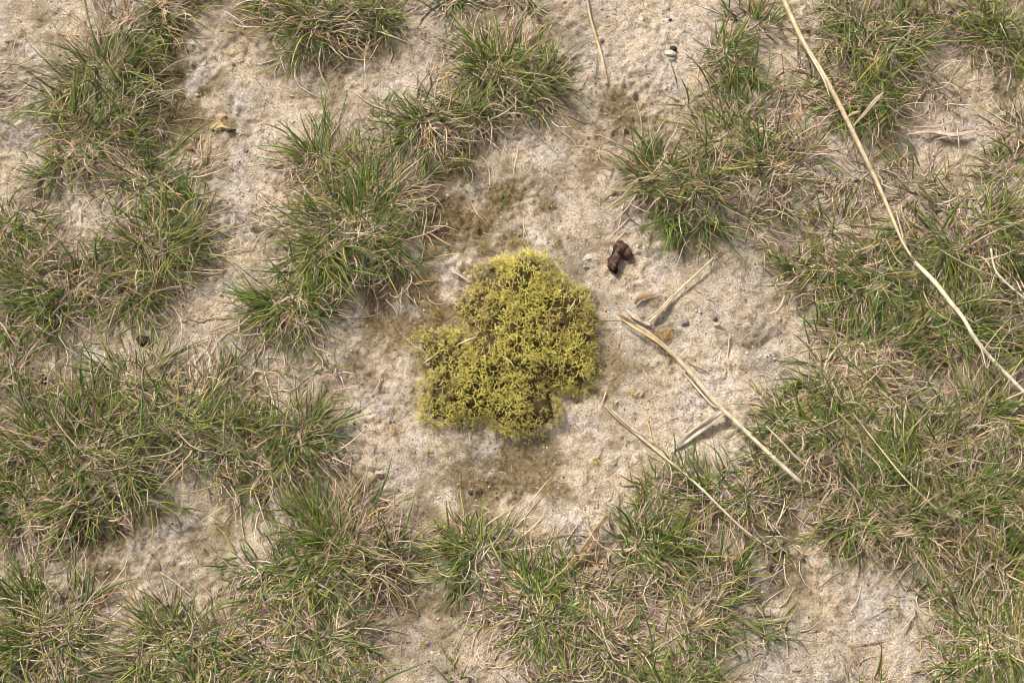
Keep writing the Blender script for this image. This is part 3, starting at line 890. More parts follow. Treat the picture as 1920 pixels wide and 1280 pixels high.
def smooth_path(pts, sub=6):
    pts = [Vector(p) for p in pts]
    e = [pts[0] * 2 - pts[1]] + pts + [pts[-1] * 2 - pts[-2]]
    out = []
    for i in range(1, len(e) - 2):
        p0, p1, p2, p3 = e[i - 1:i + 3]
        for k in range(sub):
            t = k / sub
            out.append(.5 * ((2 * p1) + (p2 - p0) * t + (2 * p0 - 5 * p1 + 4 * p2 - p3) * t * t + (3 * p1 - p0 - 3 * p2 + p3) * t ** 3))
    out.append(pts[-1]); return np.array([list(v) for v in out])


def stalk_mesh(name, path, radii, tone, flat=.8, sides=14, streak=.16, twist=0.0, seed=0, tone_end=None, mat=None):
    """tapered stalk with lengthwise streaks; flat = height over width"""
    rg = np.random.default_rng(seed)
    n = len(path); radii = np.interp(np.linspace(0, 1, n), np.linspace(0, 1, len(radii)), radii)
    t = frames(path)
    up = np.array([0, 0, 1.0]); s = np.cross(t, up); s /= np.linalg.norm(s, axis=1, keepdims=True) + 1e-9
    u = np.cross(s, t)
    a = np.arange(sides) * 2 * math.pi / sides
    tw = twist * np.linspace(0, 1, n)
    sa, ca = np.sin(tw)[:, None], np.cos(tw)[:, None]
    s, u = s * ca + u * sa, u * ca - s * sa
    ridg = 1 + rg.normal(0, .09, sides)
    V = path[:, None] + (s[:, None] * np.cos(a)[None, :, None] + u[:, None] * (np.sin(a) * flat)[None, :, None]) * (radii[:, None] * ridg[None])[..., None]
    rowc = np.ones((n, 1)) * tone[None]
    if tone_end is not None:
        k = np.linspace(0, 1, n)[:, None]; rowc = tone[None] * (1 - k) + tone_end[None] * k
    strk = 1 + rg.normal(0, streak, sides)
    C = rowc[:, None] * strk[None, :, None] * (1 + rg.normal(0, .05, (n, 1, 1)))
    Q = []
    for i in range(n - 1):
        for k in range(sides):
            b = i * sides + k; c = i * sides + (k + 1) % sides
            Q.append((b, c, c + sides, b + sides))
    V = V.reshape(-1, 3); C = C.reshape(-1, 3)
    c0, c1 = len(V), len(V) + 1
    V = np.concatenate([V, path[:1], path[-1:]]); C = np.concatenate([C, rowc[:1] * .7, rowc[-1:] * .7])
    TR3 = [(c0, (k + 1) % sides, k) for k in range(sides)] + [(c1, (n - 1) * sides + k, (n - 1) * sides + (k + 1) % sides) for k in range(sides)]
    return mesh_np(name, V, Q, mat or M_STRAW, np.clip(C, .02, .85), True, TR3)


def pix_path(spec, sub=6):
    return smooth_path([PG(x, y, up if up < .012 else .003 + up * .75) for (x, y, up) in spec], sub)


def local(path, org):
    return path - np.array(org)[None]


def straw(name, label, cat, spec, radii_px, tone, group=None, flat=.75, seed=1, tone_end=None, streak=.16, twist=0.0, parts=()):
    path = pix_path(spec)
    org = Vector(path[len(path) // 2]); org.z = h1(org.x, org.y)
    root = empty(name, org) if parts else None
    rad = [r * PX * .8 for r in radii_px]
    me = stalk_mesh('stalk', local(path, org), rad, tone, flat, seed=seed, tone_end=tone_end, streak=streak, twist=twist)
    if not parts:
        o = link(name, me, None, org); tag(o, label, cat, group); return o
    link('stalk', me, root)
    for k, (pn, psp, pr, pt, pf) in enumerate(parts):
        pp = local(pix_path(psp), org)
        link(pn, stalk_mesh(pn, pp, [r * PX * .8 for r in pr], pt, pf, seed=seed * 31 + k, sides=7), root)
    tag(root, label, cat, group)
    return root


U = .022
straw('reed_stalk', 'long pale reed stalk lying across the turf, broken at a frayed node', 'reed stalk',
      [(1440, -70, .018), (1470, 0, .018), (1505, 75, .020), (1550, 150, .024), (1592, 232, .022), (1640, 330, .013), (1668, 395, .015), (1692, 452, .022), (1716, 492, .027)],
      [5.6, 5.6, 5.8, 6.0, 5.8, 5.0, 4.2, 3.2, 2.4], STRAW, seed=3, streak=.26, tone_end=STRAW, parts=[
          ('upper_stalk', [(1714, 490, .028), (1752, 528, .030), (1785, 570, .027), (1806, 596, .026), (1832, 640, .024), (1872, 686, .018), (1915, 730, .014), (1975, 795, .014)],
           [4.2, 5.2, 4.8, 4.0, 4.6, 4.4, 4.0, 3.4], STRAW_PALE, .7),
          ('frayed_fibre', [(1714, 489, .029), (1708, 478, .033), (1711, 466, .036)], [1.6, 1.2, .5], GREYDRY, .6),
          ('frayed_fibre', [(1716, 490, .029), (1704, 486, .034), (1694, 476, .036)], [1.5, 1.1, .5], GREYDRY, .6),
          ('frayed_fibre', [(1716, 494, .028), (1712, 506, .030), (1716, 518, .029)], [1.5, 1.2, .5], GREYDRY, .6),
          ('loose_sheath', [(1502, 70, .026), (1520, 104, .028), (1545, 150, .030), (1556, 182, .031)], [1.2, 3.0, 3.0, .6], STRAW_PALE, .25),
          ('loose_sheath', [(1830, 632, .030), (1842, 660, .029), (1850, 690, .026), (1858, 668, .024)], [1.0, 1.8, 1.6, .5], STRAW_PALE, .3),
      ])
straw('bent_straw', 'long bent pale straw running from the moss into the turf', 'straw',
      [(1156, 588, .006), (1182, 604, .004), (1216, 624, .0035), (1262, 664, .0045), (1296, 700, .006), (1340, 752, .008), (1382, 792, .012), (1440, 848, .024), (1504, 906, .026)],
      [1.6, 4.0, 5.0, 5.2, 5.4, 5.2, 4.6, 4.4, 4.8], STRAW, seed=5, streak=.2, tone_end=STRAW_PALE, parts=[
          ('leaf_sheath', [(1156, 592, .006), (1190, 614, .008), (1232, 640, .008), (1262, 668, .007)], [.7, 3.4, 3.6, .8], np.array((.55, .38, .19)), .3),
          ('leaf_sheath', [(1275, 690, .004), (1305, 725, .004), (1334, 757, .006), (1350, 766, .007)], [.8, 2.2, 2.4, .5], STRAW_PALE, .3),
          ('frayed_tip', [(1156, 586, .007), (1168, 592, .007), (1190, 606, .006)], [.8, 1.6, 1.0], STRAW_BROWN, .5),
      ])
straw('angled_stem', 'thin golden stem joining the bent straw at a pale joint', 'stem',
      [(1214, 607, .003), (1236, 586, .0035), (1272, 546, .005), (1306, 514, .006), (1337, 484, .007)], [2.6, 3.2, 3.0, 2.6, 2.2], STRAW, seed=6, parts=[
          ('joint', [(1204, 604, .003), (1212, 607, .0035), (1219, 610, .003)], [2.0, 4.4, 2.4], STRAW_PALE, .8),
          ('side_fibre', [(1209, 600, .004), (1232, 584, .004), (1258, 556, .005), (1264, 552, .006)], [1.2, 1.6, 1.4, .5], STRAW_PALE, .6),
          ('dry_bract', [(1344, 482, .006), (1338, 490, .006), (1334, 503, .005)], [.6, 1.6, .5], STRAW, .5),
      ])
straw('drooping_straw', 'thin drooping pale straw running under the striped leaf strip', 'straw',
      [(1134, 760, .004), (1160, 785, .003), (1192, 812, .003), (1244, 855, .003), (1284, 888, .009), (1320, 920, .02), (1362, 962, .02), (1404, 1000, .014), (1452, 1032, .004)],
      [1.8, 4.0, 3.4, 3.2, 2.8, 2.4, 2.4, 2.2, 1.2], STRAW, seed=8, tone_end=STRAW_PALE, parts=[
          ('leaf_sheath', [(1136, 757, .006), (1162, 782, .006), (1190, 806, .004), (1206, 815, .003)], [.8, 3.0, 3.6, .8], GREYDRY, .3)])
straw('leaf_strip', 'broad flat striped dry leaf strip lying between two straws', 'dry leaf',
      [(1256, 846, .002), (1285, 824, .003), (1320, 798, .005), (1358, 772, .009)], [4, 9, 10, 7], np.array((.50, .41, .31)), flat=.12, seed=21, streak=.36, parts=[
          ('leaf_fold', [(1262, 836, .005), (1296, 808, .006), (1330, 784, .009), (1352, 768, .011)], [1, 3.2, 3.2, 1.4], GREYDRY, .3)])
straw('split_straw', 'short split brown straw leaning from bare sand into a tuft', 'straw',
      [(1138, 966, .012), (1116, 996, .010), (1092, 1030, .008), (1062, 1064, .006), (1038, 1082, .004)], [4.6, 5.2, 4.8, 3.6, 1.0], np.array((.36, .22, .10)), flat=.35, seed=22, streak=.4, tone_end=np.array((.50, .36, .2)), parts=[
          ('split_half', [(1122, 1004, .009), (1100, 1036, .006), (1078, 1058, .006)], [.8, 2.4, .8], STRAW_BROWN, .4)])
straw('thin_stem', 'slender upright-lying golden stem on the sand near the domed tuft', 'stem',
      [(1098, -20, .004), (1106, 28, .003), (1118, 72, .0025), (1130, 112, .002), (1140, 160, .0015)], [1.8, 2.2, 3.4, 2.6, 1.2], np.array((.50, .37, .2)), seed=23)
straw('straw_chip', 'short straw chip with a dark end on pale sand', 'straw',
      [(1430, 1170, .0025), (1455, 1163, .0025), (1486, 1155, .0035)], [2.4, 4.0, 3.4], STRAW_PALE, flat=.5, seed=24, tone_end=np.array((.3, .22, .14)))
straw('dry_leaf', 'pale folded dry leaf sticking out beside the thick reed stalk', 'dry leaf',
      [(1598, 238, .02), (1622, 212, .024), (1640, 190, .028), (1657, 172, .03)], [1.5, 4.2, 5, 1.5], np.array((.45, .34, .23)), flat=.3, seed=25, streak=.3)
straw('dry_leaf', 'tan curled leaf scrap pinched against the thick reed stalk', 'dry leaf',
      [(1588, 220, .021), (1600, 213, .023), (1612, 210, .021)], [1.5, 5, 1.5], np.array((.58, .40, .22)), flat=.25, seed=26)
for k, (spec, rad, tone, lab) in enumerate([
    ([(1700, 252, .004), (1745, 246, .005), (1790, 252, .006), (1835, 244, .005)], [1, 5, 6, 1], GREYDRY, 'flat pinkish dead leaf on grey sand, longest of three'),
    ([(1752, 262, .003), (1780, 256, .007), (1812, 262, .005)], [1, 4, 1], np.array((.40, .30, .22)), 'short flat pinkish dead leaf curled at its edge'),
    ([(1712, 238, .003), (1760, 236, .006), (1800, 224, .004)], [.8, 3, .8], np.array((.42, .32, .24)), 'narrow pinkish dead leaf along the longest dead leaf'),
]):
    straw('dead_leaf', lab, 'dry leaf', spec, rad, tone, flat=.2, seed=30 + k, streak=.25, group='flat pinkish dead leaves')
for k, (spec, rad, tone, lab) in enumerate([
    ([(1368, 622, .003), (1365, 660, .002), (1359, 706, .0015)], [.8, 1.8, 1.0], STRAW, 'thin straight straw splinter on pale sand by the sand ridge'),
    ([(1600, 775, .03), (1650, 840, .032), (1700, 900, .032), (1762, 960, .026)], [.8, 1.7, 1.7, .8], STRAW, 'long golden straw crossing the turf patch from sand side'),
    ([(1436, 798, .026), (1462, 824, .026), (1492, 856, .026), (1530, 892, .024)], [1.2, 2.8, 2.8, 1.0], GREYDRY, 'greyish flat straw beside the end of the bent straw'),
    ([(1858, 466, .03), (1866, 505, .032), (1892, 535, .03), (1935, 570, .026)], [2.6, 2.0, 2.4, 2.0], STRAW_PALE, 'thin jointed pale stem in the turf beyond the reed stalk'),
    ([(1752, 462, .03), (1820, 500, .032), (1900, 530, .03)], [1.0, 1.8, .8], GREYDRY, 'long grey-brown blade lying over turf beyond the reed stalk'),
    ([(1680, 395, .01), (1692, 440, .022), (1700, 460, .024)], [1.0, 2.6, 1.0], GREYDRY, 'short grey straw alongside the frayed node of the reed'),
    ([(300, 1072, .003), (334, 1096, .003), (360, 1118, .004)], [1.0, 2.0, .8], STRAW_PALE, 'pale straight straw splinter on the crumbly sand hollow'),
    ([(128, 1050, .004), (146, 1072, .003), (164, 1095, .002)], [1.2, 2.2, .8], STRAW, 'golden splinter beside the brown-stained sand patch'),
    ([(158, 1058, .003), (190, 1095, .003), (220, 1130, .004)], [.8, 1.6, .8], GREYDRY, 'long thin grey splinter on the crumbly sand'),
    ([(1136, 735, .002), (1130, 752, .002), (1120, 775, .0015)], [1.4, 1.4, .5], STRAW_PALE, 'short white splinter at the tip of the drooping straw'),
    ([(1210, 775, .002), (1218, 805, .002), (1224, 832, .0015)], [.6, 1.5, .6], np.array((.55, .36, .17)), 'short orange splinter on sand beside the drooping straw'),
    ([(1372, 455, .004), (1350, 470, .003), (1338, 482, .003)], [1.0, 1.6, .8], GREYDRY, 'thin pale splinter touching the tip of the angled stem'),
]):
    straw('straw_splinter', lab, 'straw', spec, rad, tone, seed=50 + k)

# faded thin stalk on the stained sand: the little looped stem by the pebbles
straw('looped_stem', 'thin brown looped stem curving past the orange-brown pebble', 'stem',
      [(362, 330, .004), (384, 300, .003), (390, 270, .003), (392, 248, .004), (398, 232, .005), (408, 227, .003)], [1.6, 1.8, 1.6, 1.6, 1.6, .9], np.array((.33, .235, .095)), seed=71)


# ------------------------------------------------------------------ stones, crumbs, dropping
def lump(name, label, cat, px, py, rx, ry, rz, tones, rot=0.0, sink=.3, rough=.22, mat=None, group=None, seed=0, freq=1.6, sub=3):
    p = PG(px, py)
    bm = bmesh.new(); bmesh.ops.create_icosphere(bm, subdivisions=sub, radius=1)
    co = np.array([list(v.co) for v in bm.verts]); tri = np.array([[v.index for v in f.verts] for f in bm.faces]); bm.free()
    d = fbm(co[:, 0] * freq + seed * 3.1, co[:, 1] * freq + co[:, 2] * 1.7 * freq, 1, 2, seed + 5)
    co = co * (1 + rough * d[:, None])
    if mat is not M_DROP:      # broken facets
        rg = np.random.default_rng(seed)
        for _ in range(9):
            nn = rg.normal(0, 1, 3); nn /= np.linalg.norm(nn); dd = co @ nn; cut = rg.uniform(.45, .8)
            ex = np.maximum(dd - cut, 0); co = co - ex[:, None] * nn * .9
    k = np.clip(.5 + 1.4 * fbm(co[:, 0] * 1.8, co[:, 1] * 1.8 + co[:, 2], 1, 2, seed + 9), 0, 1)[:, None]
    tint = np.array(tones[0])[None] * (1 - k) + np.array(tones[1])[None] * k
    co = co * np.array([rx * PX, ry * PX, rz * PX])
    c, s = math.cos(rot), math.sin(rot)
    co = np.stack([co[:, 0] * c - co[:, 1] * s, co[:, 0] * s + co[:, 1] * c, co[:, 2]], 1)
    co[:, 2] += rz * PX * (1 - sink * 2)
    o = link(name, mesh_np(name, co, None, mat or M_STONE, tint, mat is M_DROP, tri), None, p)
    tag(o, label, cat, group)
    return o


# the flint is two-coloured: white rind with a black broken face
p = PG(1262, 96)
fl = empty('flint', p); tag(fl, 'small black and white broken flint on pale sand', 'stone')
for nm, (qx, qy, a, b, c, tn) in {'white_rind': (1256, 103, 13, 8, 6, ((.56, .50, .42), (.46, .39, .31))), 'black_face': (1262, 94, 9, 7, 6, ((.012, .012, .013), (.02, .02, .022)))}.items():
    q = lump(nm, None, None, qx, qy, a, b, c, tn, .2, .25, .2, seed=len(nm)); q.parent = fl; q.location = Vector(q.location) - p
lump('flint', 'tiny black flint speck on pale sand beyond the black and white one', 'stone', 1257, 38, 4.5, 3.5, 4, ((.03, .03, .035), (.08, .08, .09)), .4, seed=3, sub=2)
lump('pebble', 'small blue-grey pebble on the sand below the row of tufts', 'stone', 437, 122, 5, 4, 4, ((.10, .10, .12), (.2, .19, .2)), .2, seed=4, sub=2)
lump('pebble', 'grey and pink pebble beside the slender golden stem', 'stone', 1127, 76, 7, 6, 6, ((.32, .27, .26), (.5, .44, .42)), .8, seed=5, sub=2)
lump('pebble', 'small dark blue stone on pale sand beside a curled leaf scrap', 'stone', 1340, 598, 5, 4, 4.5, ((.06, .06, .07), (.15, .145, .15)), .8, seed=6, sub=2)
lump('pebble', 'rough grey-brown stone beyond the joint of the bent straw', 'stone', 1284, 607, 8, 6.5, 5, ((.17, .14, .12), (.26, .22, .2)), .6, seed=7)
lump('pebble', 'dark blue flint crumb in the stained hollow below the moss cushion', 'stone', 881, 922, 5, 5, 5, ((.04, .04, .05), (.13, .125, .14)), .1, seed=8, sub=2)
lump('pebble', 'small blue-grey pebble on pale sand near fresh green tufts', 'stone', 48, 1124, 5, 4, 4, ((.12, .12, .135), (.22, .21, .22)), .1, seed=9, sub=2)
lump('pebble', 'rounded orange pebble beside the tall grass clump', 'stone', 354, 280, 9, 6, 6, ((.45, .24, .11), (.52, .33, .19)), .25, seed=10)
lump('pebble', 'orange-brown pebble at the end of the looped stem', 'stone', 418, 222, 8.5, 9, 7, ((.36, .23, .09), (.46, .31, .14)), .3, seed=11)
lump('bark_chip', 'dark brown and yellow bark chip on sand beside looped stem', 'bark chip', 434, 245, 14, 5, 5, ((.05, .03, .018), (.11, .07, .035)), -.08, seed=12)
lump('bark_chip', 'small yellow-orange bark crumb against the dark chip', 'bark chip', 418, 240, 11, 5, 6, ((.58, .40, .14), (.52, .38, .17)), -.1, seed=13, sub=2)
lump('sand_crumb', 'yellowish crust crumb cradled by the looped stem', 'sand crumb', 408, 238, 13, 11, 5, ((.42, .31, .14), (.50, .39, .2)), .3, .4, .5, seed=30)
lump('pebble', 'grey speckled stone chip on sand near the yellowish tuft', 'stone', 461, 282, 6, 5, 5, ((.16, .15, .15), (.36, .34, .33)), .4, seed=14, sub=2)
lump('seed_husk', 'small pale seed husk on bare sand below the row of tufts', 'seed', 546, 181, 8, 4, 3.5, ((.56, .43, .26), (.48, .33, .17)), -.1, seed=15, sub=2)
lump('clod', 'dark brown fibrous lump between the matted patch and turf', 'soil lump', 270, 640, 14, 9, 6, ((.07, .045, .035), (.13, .09, .07)), -.4, .3, .4, mat=M_DROP, seed=16)
lump('clod', 'small dark earth lump at the edge of the turf patch', 'soil lump', 84, 712, 9, 8, 8, ((.04, .028, .02), (.09, .065, .045)), -.4, .3, .4, mat=M_DROP, seed=17)
lump('pebble', 'pale grey stone chip beside the orange-brown moss sprout', 'stone', 735, 790, 8, 6, 5, ((.16, .14, .14), (.34, .30, .29)), .4, seed=18, sub=2)
lump('pebble', 'grey-violet stone chip on stained sand beside yellow moss sprout', 'stone', 800, 1206, 7, 5, 4, ((.2, .18, .19), (.34, .31, .31)), .4, seed=19, sub=2)
lump('sand_crumb', 'pale pinkish sand crust crumb between moss and dropping', 'sand crumb', 1100, 484, 13, 8, 2.5, ((.40, .32, .26), (.46, .38, .31)), .3, .42, .7, seed=20)
lump('sand_crumb', 'pale curled sand crumb between the moss and bent straw', 'sand crumb', 1196, 738, 12, 8, 7, ((.42, .34, .27), (.48, .40, .32)), .3, .4, .6, seed=21)
lump('sand_crumb', 'rounded pale crust lump at the tip of the star-shaped tuft', 'sand crumb', 692, 872, 20, 12, 9, ((.50, .41, .29), (.44, .36, .25)), -.3, .4, .3, seed=22)
lump('sand_crumb', 'small pale crust lump beside the rounded crust lump', 'sand crumb', 712, 888, 10, 8, 7, ((.52, .43, .32), (.48, .39, .27)), -.3, .4, .3, seed=23)
lump('sand_crumb', 'pinkish crust crumb at the edge of the pale sand patch', 'sand crumb', 1492, 1252, 9, 6, 5, ((.36, .27, .2), (.44, .34, .26)), -.3, .4, .3, seed=24)

# twisted brown dropping: one skin over three strands
def dropping():
    spec = [(1158, 458, 8.5, .003), (1156, 470, 9.5, .0042), (1151, 486, 9, .004), (1149, 501, 9.5, .004), (1158, 514, 6.5, .0025)]
    spec2 = [(1166, 464, 9.5, .004), (1175, 471, 9.6, .0045), (1174, 484, 8.6, .0032)]
    org = PG(1160, 486)
    bm = bmesh.new()
    base = []
    mb = bpy.data.metaballs.new('dropping_meta'); mb.resolution = .0008; mb.threshold = .25
    mo = bpy.data.objects.new('dropping_meta', mb); COL.objects.link(mo)
    for sp in (spec, spec2):
        for a, b in zip(sp[:-1], sp[1:]):
            for k in range(4):
                t = k / 4
                x, y = a[0] + (b[0] - a[0]) * t, a[1] + (b[1] - a[1]) * t
                r = (a[2] + (b[2] - a[2]) * t) * PX; up = a[3] + (b[3] - a[3]) * t
                q = PG(x, y, up) - org
                e = mb.elements.new(); e.co = q; e.radius = r * 1.34; e.stiffness = 3
    dg = bpy.context.evaluated_depsgraph_get()
    me = bpy.data.meshes.new_from_object(mo.evaluated_get(dg))
    bpy.data.objects.remove(mo); bpy.data.metaballs.remove(mb)
    co = np.empty(len(me.vertices) * 3, np.float32); me.vertices.foreach_get('co', co); co = co.reshape(-1, 3).astype(float)
    nr = np.empty(len(me.vertices) * 3, np.float32); me.vertices.foreach_get('normal', nr); nr = nr.reshape(-1, 3)
    d = fbm(co[:, 0] * 1.5, co[:, 1] * .45 + co[:, 2] * .5, .0036, 4, 201, .75)
    co = co + nr * (d * .0021 + .0006 * fbm(co[:, 0], co[:, 1], .0016, 2, 207))[:, None]
    me.vertices.foreach_set('co', co.astype(np.float32).ravel())
    k = np.clip(.5 + 1.3 * d, 0, 1)[:, None]
    k2 = np.clip(fbm(co[:, 0], co[:, 1], .004, 3, 203) * 1.6, 0, 1)[:, None]
    tint = np.array((.026, .013, .010))[None] * (1 - k) + np.array((.15, .08, .056))[None] * k
    tint = tint * (1 - k2) + np.array((.22, .14, .10))[None] * k2
    a = me.attributes.new('tint', 'FLOAT_COLOR', 'POINT')
    t4 = np.ones((len(tint), 4), np.float32); t4[:, :3] = tint; a.data.foreach_set('color', t4.ravel())
    me.materials.clear(); me.materials.append(M_DROP)
    me.polygons.foreach_set('use_smooth', np.ones(len(me.polygons), bool))
    me.name = 'dropping'
    o = link('dropping', me, None, org)
    tag(o, 'dark brown twisted dropping folded in two lobes on the sand', 'dropping')


dropping()

# curled leaf scraps
straw('leaf_scrap', 'reddish-brown curled leaf scrap between dropping and angled stem', 'dry leaf',
      [(1190, 570, .002), (1200, 558, .005), (1214, 551, .006), (1230, 552, .003)], [2, 5.5, 5, 1.5], np.array((.20, .105, .06)), flat=.3, seed=81, tone_end=np.array((.42, .28, .17)))
straw('leaf_scrap', 'pale torn leaf scrap with an upturned dark tip on sand', 'dry leaf',
      [(1338, 606, .002), (1346, 607, .003), (1355, 602, .007)], [3.5, 5, .8], np.array((.58, .47, .33)), flat=.35, seed=82, tone_end=np.array((.25, .17, .1)))
straw('leaf_scrap', 'pale pink flaky leaf scrap at the joint of the bent straw', 'dry leaf',
      [(1176, 582, .003), (1190, 594, .004), (1204, 603, .003)], [2, 6, 3], np.array((.52, .40, .31)), flat=.3, seed=83)
straw('leaf_scrap', 'pale leaf scrap leaning on the upper end of the dropping', 'dry leaf',
      [(1148, 462, .004), (1160, 446, .006), (1176, 430, .007)], [1, 2.2, .8], np.array((.58, .44, .27)), flat=.4, seed=84)

# ------------------------------------------------------------------ loose dry blades that can be told apart on bare ground
LOOSE = [(950, 360, 70, 1.2), (905, 395, 60, -.7), (970, 300, 60, 1.3), (700, 560, 60, 1.4), (780, 640, 70, -.5), (745, 770, 80, 1.1), (1160, 640, 35, 1.4),
         (1330, 470, 60, -.8), (1220, 460, 70, -.9), (560, 420, 60, .4), (480, 310, 60, .2), (360, 235, 90, -.1), (330, 255, 70, -.7), (640, 190, 50, 1.5),
         (1060, 265, 60, -.9), (1090, 210, 60, -.6), (990, 430, 45, -1.2), (1120, 130, 60, 1.4), (700, 720, 50, 1.3), (740, 880, 50, .5), (1010, 1000, 70, .6),
         (830, 990, 60, .3), (360, 640, 70, 1.2), (420, 600, 70, .0), (430, 680, 60, 1.3), (380, 920, 80, -1.3), (330, 980, 60, -1.2), (260, 960, 50, 1.1),
         (1400, 500, 60, 1.2), (1470, 1030, 70, -.9), (1450, 1120, 60, .6), (1560, 1090, 60, .5), (1600, 1120, 60, 1.3), (1640, 1200, 70, .2), (1700, 1150, 70, -.7),
         (1740, 1180, 60, .5), (1660, 290, 60, .7), (1580, 330, 70, -.6), (1620, 380, 70, .4), (1740, 130, 70, .2), (1780, 160, 60, -1.1), (1760, 330, 90, .3),
         (1480, 180, 70, .2), (1500, 60, 60, -.4), (1260, 270, 60, .9), (820, 1130, 60, .9), (760, 1150, 60, -.5), (870, 1200, 60, .9), (720, 1260, 60, -1.2),
         (60, 1060, 70, .3), (30, 90, 60, 1.3), (70, 380, 60, -.4), (440, 60, 60, -.1), (150, 1110, 60, .6), (1310, 690, 50, -.5), (1420, 730, 60, -1.1)]
for k, (px, py, ln, ang) in enumerate(LOOSE):
    n = 6
    pts = []
    x, y = px - math.cos(ang) * ln * .5, py + math.sin(ang) * ln * .5
    bend = random.uniform(-.9, .9)
    for j in range(n):
        q = PG(x, y, .0012 + .0025 * math.sin(j / (n - 1) * math.pi) * random.random())
        pts.append(list(q))
        a = ang + bend * (j / n - .5) + random.uniform(-.15, .15)
        x += math.cos(a) * ln / (n - 1); y -= math.sin(a) * ln / (n - 1)
    path = np.array([pts]); org = Vector(pts[2])
    green = random.random() < .18
    w = random.uniform(.0006, .0011)
    v = blade_mesh_arrays(path, w * np.array([[.5, 1, 1, .9, .7, .2]]), np.array([[.1, .1, 1.0]]), .4)
    c = (GREENS[k % 6] * 1.1 if green else DRYS[k % len(DRYS)])[None, None] * np.ones((1, n, 3))
    o = link('loose_blade', join_blades(v, c, M_BLADE, 'loose_blade', org), None, org)
    if green:
        tag(o, 'single loose green grass blade lying flat on bare sand', 'grass blade', 'loose green blades on the sand')
    else:
        tag(o, 'single loose dry grass blade lying flat on bare sand', 'grass blade', 'loose dry blades on the sand')
for k, (spec, lab) in enumerate([
    ([(792, 682, .006), (806, 672, .012), (822, 660, .014)], 'pale dry blade sticking into the moss cushion beside the notch'),
    ([(858, 646, .017), (874, 638, .02), (892, 632, .021)], 'straight pale blade lying across the middle of the moss cushion'),
    ([(942, 668, .022), (956, 676, .022), (966, 690, .021)], 'pinkish curved blade lying on the moss cushion'),
    ([(848, 508, .003), (866, 518, .004), (884, 530, .006)], 'pale flat blade tip against the upper flank of the moss cushion'),
    ([(1062, 586, .02), (1072, 574, .022), (1080, 560, .02)], 'pale thin blade in the thin browner side of the moss'),
    ([(1106, 604, .006), (1130, 601, .008), (1164, 602, .007)], 'bright green blade bridging the moss cushion and bent straw'),
]):
    pth = smooth_path([PG(*q) for q in spec], 3); org = Vector(pth[3]); w = .0011
    tone = np.array((.12, .19, .05)) if 'green' in lab else DRYS[2]
    o = link('stray_blade', stalk_mesh('stray_blade', local(pth, org), [w * .3, w * .55, w * .2], tone, .5, 5, seed=k, mat=M_BLADE), None, org)
    tag(o, lab, 'grass blade')


# ------------------------------------------------------------------ uncountable small stuff on the sand
def scatter_xy(n, weight):
    xs, ys = [], []
    x = RNG.uniform(-.48, .48, n * 4); y = RNG.uniform(-.34, .36, n * 4)
    w = weight(x, y); k = RNG.random(n * 4) < w
    return x[k][:n], y[k][:n]


def on_bare(x, y):
    s, hm = stain_at(x, y); return np.clip(1 - hm * .8, .1, 1)


def on_stain(x, y):
    s, hm = stain_at(x, y); return np.clip(s * .8 + hm * .25 + .02, 0, 1) * (~inside(x, y, POLY))


# loose grains
x, y = scatter_xy(8500, on_bare); n = len(x); z = hgt(x, y)
r = RNG.uniform(.00035, .0010, n) * np.where(RNG.random(n) < .08, 1.9, 1)
octv = np.array([(1, 0, 0), (0, 1, 0), (-1, 0, 0), (0, -1, 0), (0, 0, 1), (0, 0, -1)], float)
octf = np.array([(0, 1, 4), (1, 2, 4), (2, 3, 4), (3, 0, 4), (1, 0, 5), (2, 1, 5), (3, 2, 5), (0, 3, 5)])
ca = RNG.uniform(0, 6.28, n); jit = RNG.uniform(.65, 1.25, (n, 6, 3))
v = octv[None] * jit
vx = v[..., 0] * np.cos(ca)[:, None] - v[..., 1] * np.sin(ca)[:, None]; vy = v[..., 0] * np.sin(ca)[:, None] + v[..., 1] * np.cos(ca)[:, None]
v = np.stack([vx, vy, v[..., 2] * .8], -1) * r[:, None, None] + np.stack([x, y, z + r * .25], 1)[:, None]
gc = np.array([(.55, .46, .34), (.62, .55, .44), (.34, .28, .21), (.10, .09, .085), (.42, .29, .15), (.48, .40, .30)])
c = gc[RNG.choice(6, n, p=[.34, .2, .16, .08, .08, .14])]
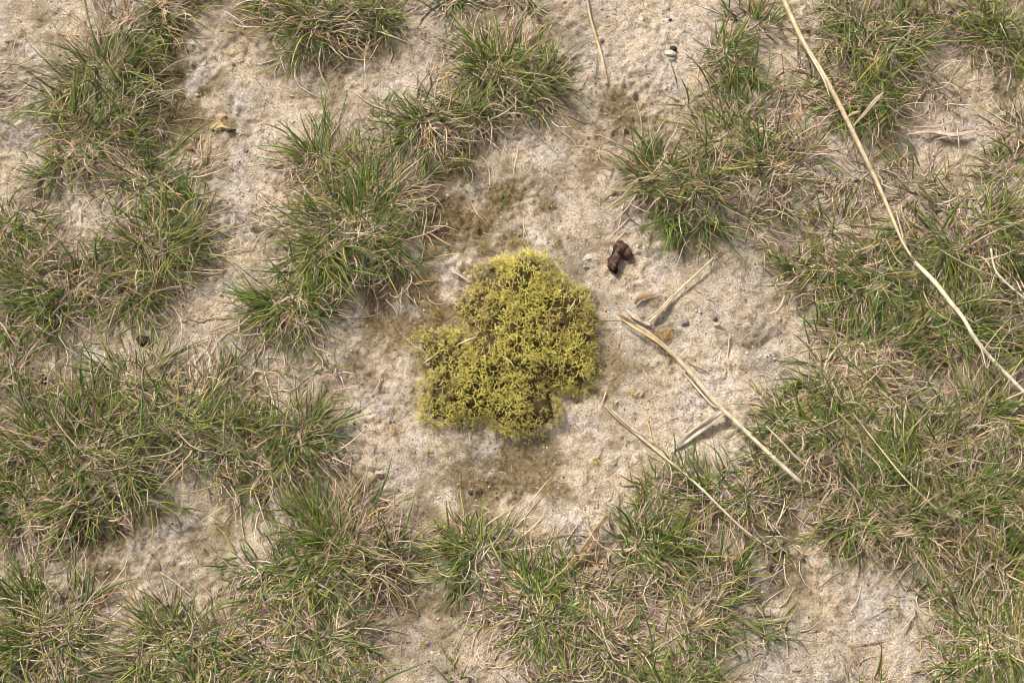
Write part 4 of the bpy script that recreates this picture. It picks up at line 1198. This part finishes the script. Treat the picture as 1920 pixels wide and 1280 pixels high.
o = link('sand_grains', mesh_np('sand_grains', v.reshape(-1, 3), None, M_GRAIN, np.repeat(c, 6, 0), False, (octf[None] + (np.arange(n) * 6)[:, None, None]).reshape(-1, 3)))
tag(o, 'loose coarse sand grains strewn over the crusted sand', 'sand grains', kind='stuff')

# short fibres of dead grass
x, y = scatter_xy(2600, lambda x, y: np.clip(.25 + stain_at(x, y)[1], 0, 1) * (~inside(x, y, POLY))); n = len(x)
root = np.stack([x, y, np.zeros(n)], 1)
L = RNG.uniform(.004, .016, n); w = RNG.uniform(.00035, .0007, n)
p = grow(root, RNG.uniform(0, 6.28, n), RNG.uniform(-.1, .35, n), L, RNG.uniform(0, 1, n), 1.0, w, False, .15)
p[:, 0, 2] += .0012
v = blade_mesh_arrays(p, w[:, None] * np.clip(1 - np.linspace(0, 1, KB) ** 3, .3, 1)[None], RNG.normal(0, .3, (n, 3)) + np.array([0, 0, 1.0]), .5)
c = DRYS[RNG.choice(len(DRYS), n)] * RNG.uniform(.6, 1.1, (n, 1))
o = link('grass_litter', join_blades(v, np.repeat(c[:, None], KB, 1), M_BLADE, 'grass_litter', (0, 0, 0)))
tag(o, 'short broken fibres of dead grass strewn over the sand', 'grass litter', kind='stuff')

# green-brown specks of young moss in the stained crust
x, y = scatter_xy(4200, on_stain); n = len(x); z = hgt(x, y)
r = RNG.uniform(.0003, .0009, n); jit = RNG.uniform(.6, 1.5, (n, 6, 3))
v = octv[None] * jit * np.array([1, 1, 1.3]) * r[:, None, None] + np.stack([x, y, z + r * .3], 1)[:, None]
mcx = np.array([(.16, .125, .045), (.23, .18, .055), (.11, .09, .035), (.20, .135, .05), (.13, .125, .04)])
c = mcx[RNG.choice(5, n)] * RNG.uniform(.7, 1.2, (n, 1))
o = link('moss_specks', mesh_np('moss_specks', v.reshape(-1, 3), None, M_GRAIN, np.repeat(c, 6, 0), False, (octf[None] + (np.arange(n) * 6)[:, None, None]).reshape(-1, 3)))
tag(o, 'olive-brown specks of young moss in the stained sand crust', 'moss specks', kind='stuff')
